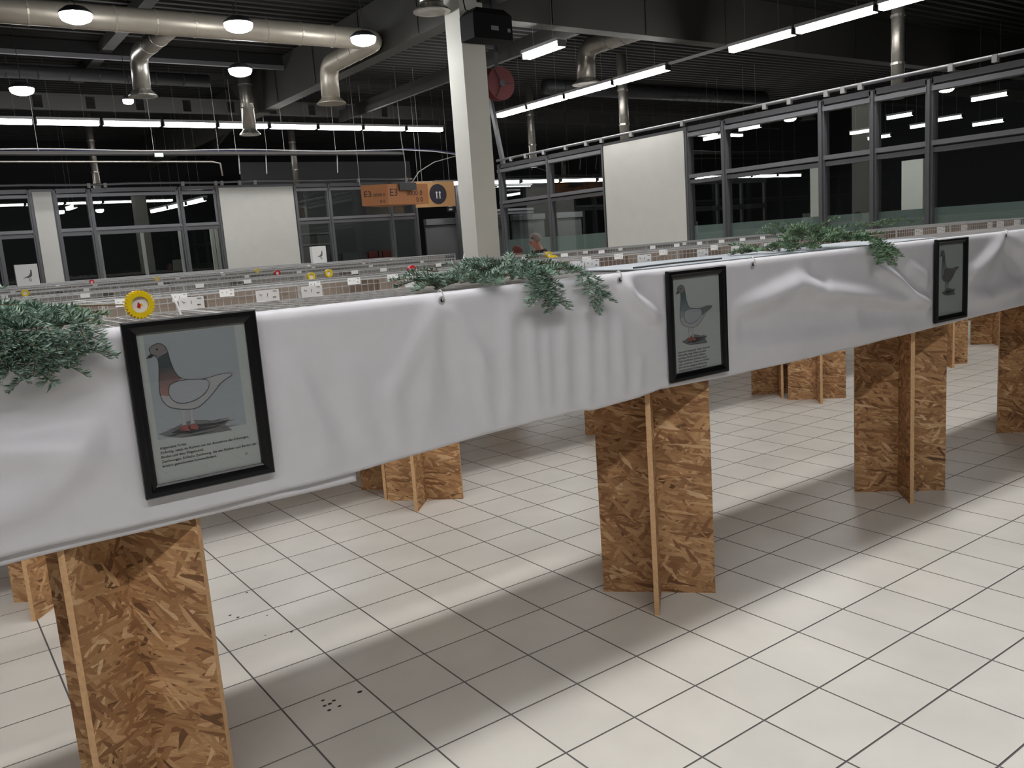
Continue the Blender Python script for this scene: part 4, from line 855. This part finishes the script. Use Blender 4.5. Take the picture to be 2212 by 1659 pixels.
# ================================================================== FIR BRANCHES
def fir(name, stems, label, group=None, mat='needle', seed=1, nl=.029, dens=520):
    """stems: list of (points, start radius, needles?)"""
    rnd = random.Random(seed); base = Vector(stems[0][0][0])
    t = thing(name, base, label, 'fir branch', group)
    st = MB(); nd = MB()
    for pts, r, needles in stems:
        pts = [Vector(p) for p in pts]
        # resample as a smooth curve
        path = []
        for i in range(len(pts)-1):
            p0, p1, p2, p3 = pts[max(i-1,0)], pts[i], pts[i+1], pts[min(i+2,len(pts)-1)]
            for k in range(6):
                u = k/6; path.append(.5*((2*p1)+(-p0+p2)*u+(2*p0-5*p1+4*p2-p3)*u*u+(-p0+3*p1-3*p2+p3)*u**3))
        path.append(pts[-1]); n = len(path)
        st.tube(path, [r*.6*(1-.75*i/(n-1))+.0005 for i in range(n)], 6)
        if not needles: continue
        L = sum((b-a).length for a, b in zip(path, path[1:])); cnt = int(L*dens)
        segs = [(b-a).length for a, b in zip(path, path[1:])]
        for k in range(cnt):
            s = (k+rnd.random())/cnt*L; i = 0
            while i < len(segs)-1 and s > segs[i]: s -= segs[i]; i += 1
            p = path[i].lerp(path[i+1], min(1, s/max(segs[i],1e-6))); d = (path[i+1]-path[i]).normalized()
            ref = Vector((0,0,1)) if abs(d.z) < .8 else Vector((0,-1,0))
            a = d.cross(ref).normalized(); b = a.cross(d)
            th = rnd.choice((0, math.pi))+rnd.gauss(0, .55)+ (.25 if rnd.random() < .5 else -.1)
            side = a*math.cos(th)+b*abs(math.sin(th))*.9
            u = k/cnt; ln = nl*rnd.uniform(.75, 1.1)*(1-.35*max(0, (u-.85)/.15))
            dr = (d*rnd.uniform(.35, .75)+side).normalized(); q = p+dr*ln
            wv = dr.cross(b if rnd.random() < .7 else a).normalized()*.0021
            mid = p.lerp(q, .55)+Vector((0,0,-.0006))
            nd.add([p, mid-wv, q, mid+wv], [(0,1,2,3)])
    st.build('stem', 'bark', t, smooth=True)
    o = nd.build('needles', mat, t, fixn=False); tag(o, kind='stuff')
    return t
def twigs(root, tips, rnd, r=.0035, sag=.02, sub=True):
    out = []
    for tip in tips:
        a, b = Vector(root), Vector(tip); m = a.lerp(b, .5)+Vector((rnd.uniform(-.015,.015), rnd.uniform(-.015,.015), sag))
        out.append(([a, m, b], r, True))
        if sub:
            L = (b-a).length; d = (b-a).normalized(); s = d.cross(Vector((0,0,1))).normalized()
            for u in (.3, .5, .7):
                for sg in (-1, 1):
                    p = a.lerp(m, u*2) if u < .5 else m.lerp(b, u*2-1); ln = L*(.42-.3*(u-.3))*rnd.uniform(.8,1.15)
                    e = p+(d*.65+s*sg*.75).normalized()*ln+Vector((0,0,rnd.uniform(-.02,.008)-.0*ln))
                    out.append(([p, p.lerp(e,.5)+Vector((0,0,.006)), e], r*.6, True))
    return out
R_ = random.Random(3)
ZF = ZT+.03
def drape(root, ex, tips, rnd, r=.0035):
    """twigs running from the root over the banner's top edge and hanging down to the tips"""
    out = []
    for tx, tz in tips:
        a = Vector(root); e1 = Vector((ex+(tx-ex)*.35, -2.555, ZT+.030)); b = Vector((tx, -2.612-rnd.uniform(0,.012), tz)); m = Vector((ex+(tx-ex)*.7, -2.600, (ZT+.02+tz)/2))
        out.append(([a, a.lerp(e1,.5)+Vector((0,0,.018)), e1, m, b], r, True))
        for (p, q), n_ in (((e1, m), 2), ((m, b), 2), ((a, e1), 3)):
            L = (b-e1).length
            for k in range(n_):
                u = (k+.5)/n_; p0 = p.lerp(q, u); d = (q-p).normalized()
                sd = Vector((1,0,0)) if (q-p).z < -.02 else d.cross(Vector((0,0,1))).normalized()
                for sg in (-1, 1):
                    ln = (.085 if n_ == 3 else .07)*rnd.uniform(.7, 1.15)
                    e2 = p0+(d*.75+sd*sg*.8).normalized()*ln; e2.y = min(e2.y, -2.60) if e2.z < ZT+.005 else e2.y
                    out.append(([p0, p0.lerp(e2,.5)+Vector((0,-.004,.003)), e2], r*.6, True))
    return out
def bush(c, rx, ry, rz, n, rnd, L=(.09,.16), r=.003, bias=(0,0,0)):
    """loose heap of short twigs around c, all lying above the cage top"""
    out = []
    for k in range(n):
        p = Vector((c[0]+rnd.uniform(-rx,rx), c[1]+rnd.uniform(-ry,ry), c[2]+rnd.uniform(0,rz)))
        an = rnd.uniform(0, 6.28); ln = rnd.uniform(*L); d = Vector((math.cos(an), math.sin(an)*.7, rnd.uniform(-.15,.35)))+Vector(bias)
        e = p+d.normalized()*ln; e.z = max(e.z, ZT+.012); p.z = max(p.z, ZT+.012)
        out.append(([p, p.lerp(e,.5)+Vector((0,0,.008)), e], r, True))
    return out
GF = 'fir branches on the front row'
# left pile
fir('fir_branch', [([(-1.70,-2.16,ZF+.03),(-1.45,-2.17,ZF+.03),(-1.30,-2.15,ZF+.022),(-1.19,-2.12,ZF+.012)], .0065, False)]+drape((-1.49,-2.25,ZF+.03), -1.51, [(-1.555,1.375),(-1.49,1.385)], R_)+drape((-1.45,-2.30,ZF+.02), -1.44, [(-1.425,1.415)], R_), 'large fir branch hanging over the banner at the left edge', GF, seed=11, dens=900)
fir('fir_branch', bush((-1.47,-2.38,ZF-.014), .07, .08, .02, 15, R_, (.07,.11), bias=(.4,0,-.1)), 'short dark fir branch lying left of the toothed yellow ring', GF, 'needle_dark', seed=12, dens=900)
fir('fir_branch', bush((-1.62,-2.35,ZF), .10, .12, .05, 22, R_, (.10,.17), bias=(.2,-.2,0))+drape((-1.56,-2.3,ZF+.03), -1.58, [(-1.62,1.40),(-1.57,1.42),(-1.68,1.39)], R_), 'upper fir branch of the pile at the left edge', GF, seed=13, dens=900)
# middle pile
fir('fir_branch', bush((-.22,-2.40,ZF-.012), .12, .08, .025, 20, R_, (.10,.15), bias=(-.6,-.1,-.1)), 'left fir branch of the middle pile', GF, seed=21, dens=900)
fir('fir_branch', bush((.0,-2.28,ZF+.0), .20, .10, .045, 34, R_, (.10,.15), bias=(-.1,0,.0)), 'upper fir branch of the middle pile', GF, seed=22, dens=850)
fir('fir_branch', bush((.0,-2.45,ZF-.008), .16, .06, .02, 20, R_, (.08,.13), bias=(0,-.4,0))+drape((.10,-2.42,ZF+.02), .06, [(.075,1.385),(.0,1.415)], R_), 'front fir branch of the middle pile with two hanging tips', GF, seed=23, dens=900)
fir('fir_branch', drape((.14,-2.36,ZF+.03), .20, [(.305,1.38)], R_)+bush((.20,-2.36,ZF-.012), .06, .08, .015, 8, R_, (.08,.13), bias=(.5,-.2,0)), 'right fir branch of the middle pile with one long drooping tip', GF, seed=24, dens=950)
# right pile
fir('fir_branch', bush((1.72,-2.36,ZF-.014), .16, .10, .02, 22, R_, (.10,.16), bias=(-.5,0,-.1)), 'left fir branch of the right pile', GF, 'needle_dark', seed=31, dens=850)
fir('fir_branch', bush((1.97,-2.30,ZF+.01), .17, .12, .06, 40, R_, (.10,.15), bias=(0,0,.12)), 'upper fir branch of the right pile', GF, 'needle_dark', seed=32, dens=800)
fir('fir_branch', bush((2.02,-2.45,ZF), .16, .07, .03, 18, R_, (.09,.14), bias=(.3,-.3,0))+drape((2.07,-2.42,ZF+.03), 2.13, [(2.13,1.40),(2.24,1.41)], R_), 'front fir branch of the right pile drooping over the banner', GF, 'needle_dark', seed=33, dens=900)
fir('fir_branch', bush((6.25,-.15,ZF), .35, .15, .06, 26, R_, (.12,.2)), 'small distant fir branch on the second row at right', None, 'needle_dark', seed=41)
# ================================================================== PEOPLE
def person(x, y, h, face, label, hairm, coat, lean=(0,0), trousers='trousers', hair_scale=1.):
    t = thing('person', (x,y,0), label, 'person'); k = h/1.75
    fx, fy = math.cos(face), math.sin(face); rx, ry = fy, -fx        # forward, right
    def P(f, r, z, l=1.): 
        return (x+(f*fx+r*rx)*k+lean[0]*max(0,z-1.0)*l, y+(f*fy+r*ry)*k+lean[1]*max(0,z-1.0)*l, z*k)
    def skin(name, V, E, R, mat, parent, lev=2):
        me = bpy.data.meshes.new(name); off = parent_world(parent); me.from_pydata([tuple(Vector(v)-off) for v in V], E, []); me.materials.append(MATS[mat])
        o = bpy.data.objects.new(name, me); COL.objects.link(o); o.parent = parent
        sm = o.modifiers.new('skin', 'SKIN'); sm.use_smooth_shade = True
        for i, r in enumerate(R): me.skin_vertices[0].data[i].radius = (r[0]*k, r[1]*k) if isinstance(r, tuple) else (r*k, r*k)
        me.skin_vertices[0].data[0].use_root = True
        ss = o.modifiers.new('sub', 'SUBSURF'); ss.levels = lev; ss.render_levels = lev
        return o
    V = [P(0,0,.95), P(0,0,1.15), P(0,0,1.38), P(.0,0,1.47), P(.01,0,1.53), P(.035,0,1.60), P(.03,0,1.69)]
    E = [(0,1),(1,2),(2,3),(3,4),(4,5),(5,6)]; R = [.15,.14,.15,.075,.058,.082,.075]
    for s in (-1,1):
        b = len(V); V += [P(0,s*.17,1.42), P(.02,s*.24,1.16), P(.14,s*.22,.95), P(.20,s*.21,.90)]; E += [(2,b),(b,b+1),(b+1,b+2),(b+2,b+3)]; R += [.062,.046,.036,.034]
        fb = b+3
        for j in range(4):
            q = len(V); V += [P(.25,s*(.185+.016*j),.875), P(.275,s*(.187+.016*j),.845)]; E += [(fb,q),(q,q+1)]; R += [.010,.008]
        q = len(V); V += [P(.225,s*.165,.885), P(.25,s*.155,.87)]; E += [(fb,q),(q,q+1)]; R += [.011,.009]
        b = len(V); V += [P(0,s*.10,.85), P(.02,s*.11,.48), P(-.01,s*.115,.09), P(.12,s*.12,.05)]; E += [(0,b),(b,b+1),(b+1,b+2),(b+2,b+3)]; R += [.088,.062,.045,.035]
    body = skin('body', V, E, R, 'skin', t)
    JV = [P(0,0,.90), P(0,0,1.15), P(0,0,1.38), P(0,0,1.485)]; JE = [(0,1),(1,2),(2,3)]; JR = [.178,.168,.175,.088]
    for s in (-1,1):
        b = len(JV); JV += [P(0,s*.18,1.43), P(.02,s*.245,1.16), P(.135,s*.222,.96)]; JE += [(2,b),(b,b+1),(b+1,b+2)]; JR += [.082,.064,.052]
    skin('jacket', JV, JE, JR, coat, t)
    TV = [P(0,0,.96), P(0,0,.90)]; TE = [(0,1)]; TR = [.165,.165]
    for s in (-1,1):
        b = len(TV); TV += [P(0,s*.10,.84), P(.02,s*.11,.48), P(-.01,s*.115,.10)]; TE += [(1,b),(b,b+1),(b+1,b+2)]; TR += [.105,.08,.066]
    skin('trousers', TV, TE, TR, trousers, t)
    for s in (-1,1):
        skin('shoe', [P(-.04,s*.115,.05), P(.05,s*.118,.045), P(.15,s*.122,.035)], [(0,1),(1,2)], [.045,.045,.035], 'shoe', t)
    hc = Vector(P(.012,0,1.665)); m = MB(); n = 16
    for i in range(9):
        ph = math.pi*.62*i/8
        for j in range(n):
            th = 2*math.pi*j/n; bk = 1.0 if math.cos(th) < .35 or ph < .9 else .86
            f_, r_, z_ = math.sin(ph)*math.cos(th)*.104, math.sin(ph)*math.sin(th)*.09, math.cos(ph)*.098
            if math.cos(th) > .4 and z_ < .02: f_ *= .72; z_ = max(z_, .02)
            m.v.append((hc.x+(f_*fx+r_*rx)*k*hair_scale, hc.y+(f_*fy+r_*ry)*k*hair_scale, hc.z+z_*k*hair_scale))
    for i in range(8):
        for j in range(n): m.f.append((i*n+j, i*n+(j+1)%n, (i+1)*n+(j+1)%n, (i+1)*n+j)); m.mi.append(0)
    m.build('hair', hairm, t, smooth=True)
    for s in (-1,1):
        c = Vector(P(.02,s*.088,1.60)); MB().lathe([(.004,-.012*s),(.020,-.004*s),(.024,.006*s),(.008,.010*s)], c, 10, 'x').build('ear', 'skin', t, smooth=True)
        c = Vector(P(.112,s*.032,1.625)); MB().lathe([(.001,-.008),(.010,-.004),(.010,.004),(.001,.008)], c, 8).build('eye', 'ink', t, smooth=True)
    c = [Vector(P(.112,0,1.63)), Vector(P(.138,0,1.592)), Vector(P(.112,0,1.585))]; MB().tube(c, [.008,.014,.012], 8).build('nose', 'skin', t, smooth=True)
    MB().bar(P(.118,-.025,1.555), P(.118,.025,1.555), .008, .008).build('mouth', 'ink_red', t)
    return t
person(6.62, 5.75, 1.71, math.radians(160), 'grey-haired person in a dark jacket bending towards the cages', 'hair_grey', 'jacket', lean=(-.25,.08))
person(5.95, 5.62, 1.545, math.radians(100), 'person with reddish-brown hair, only the crown showing above the cages', 'hair_brown', 'sweater')
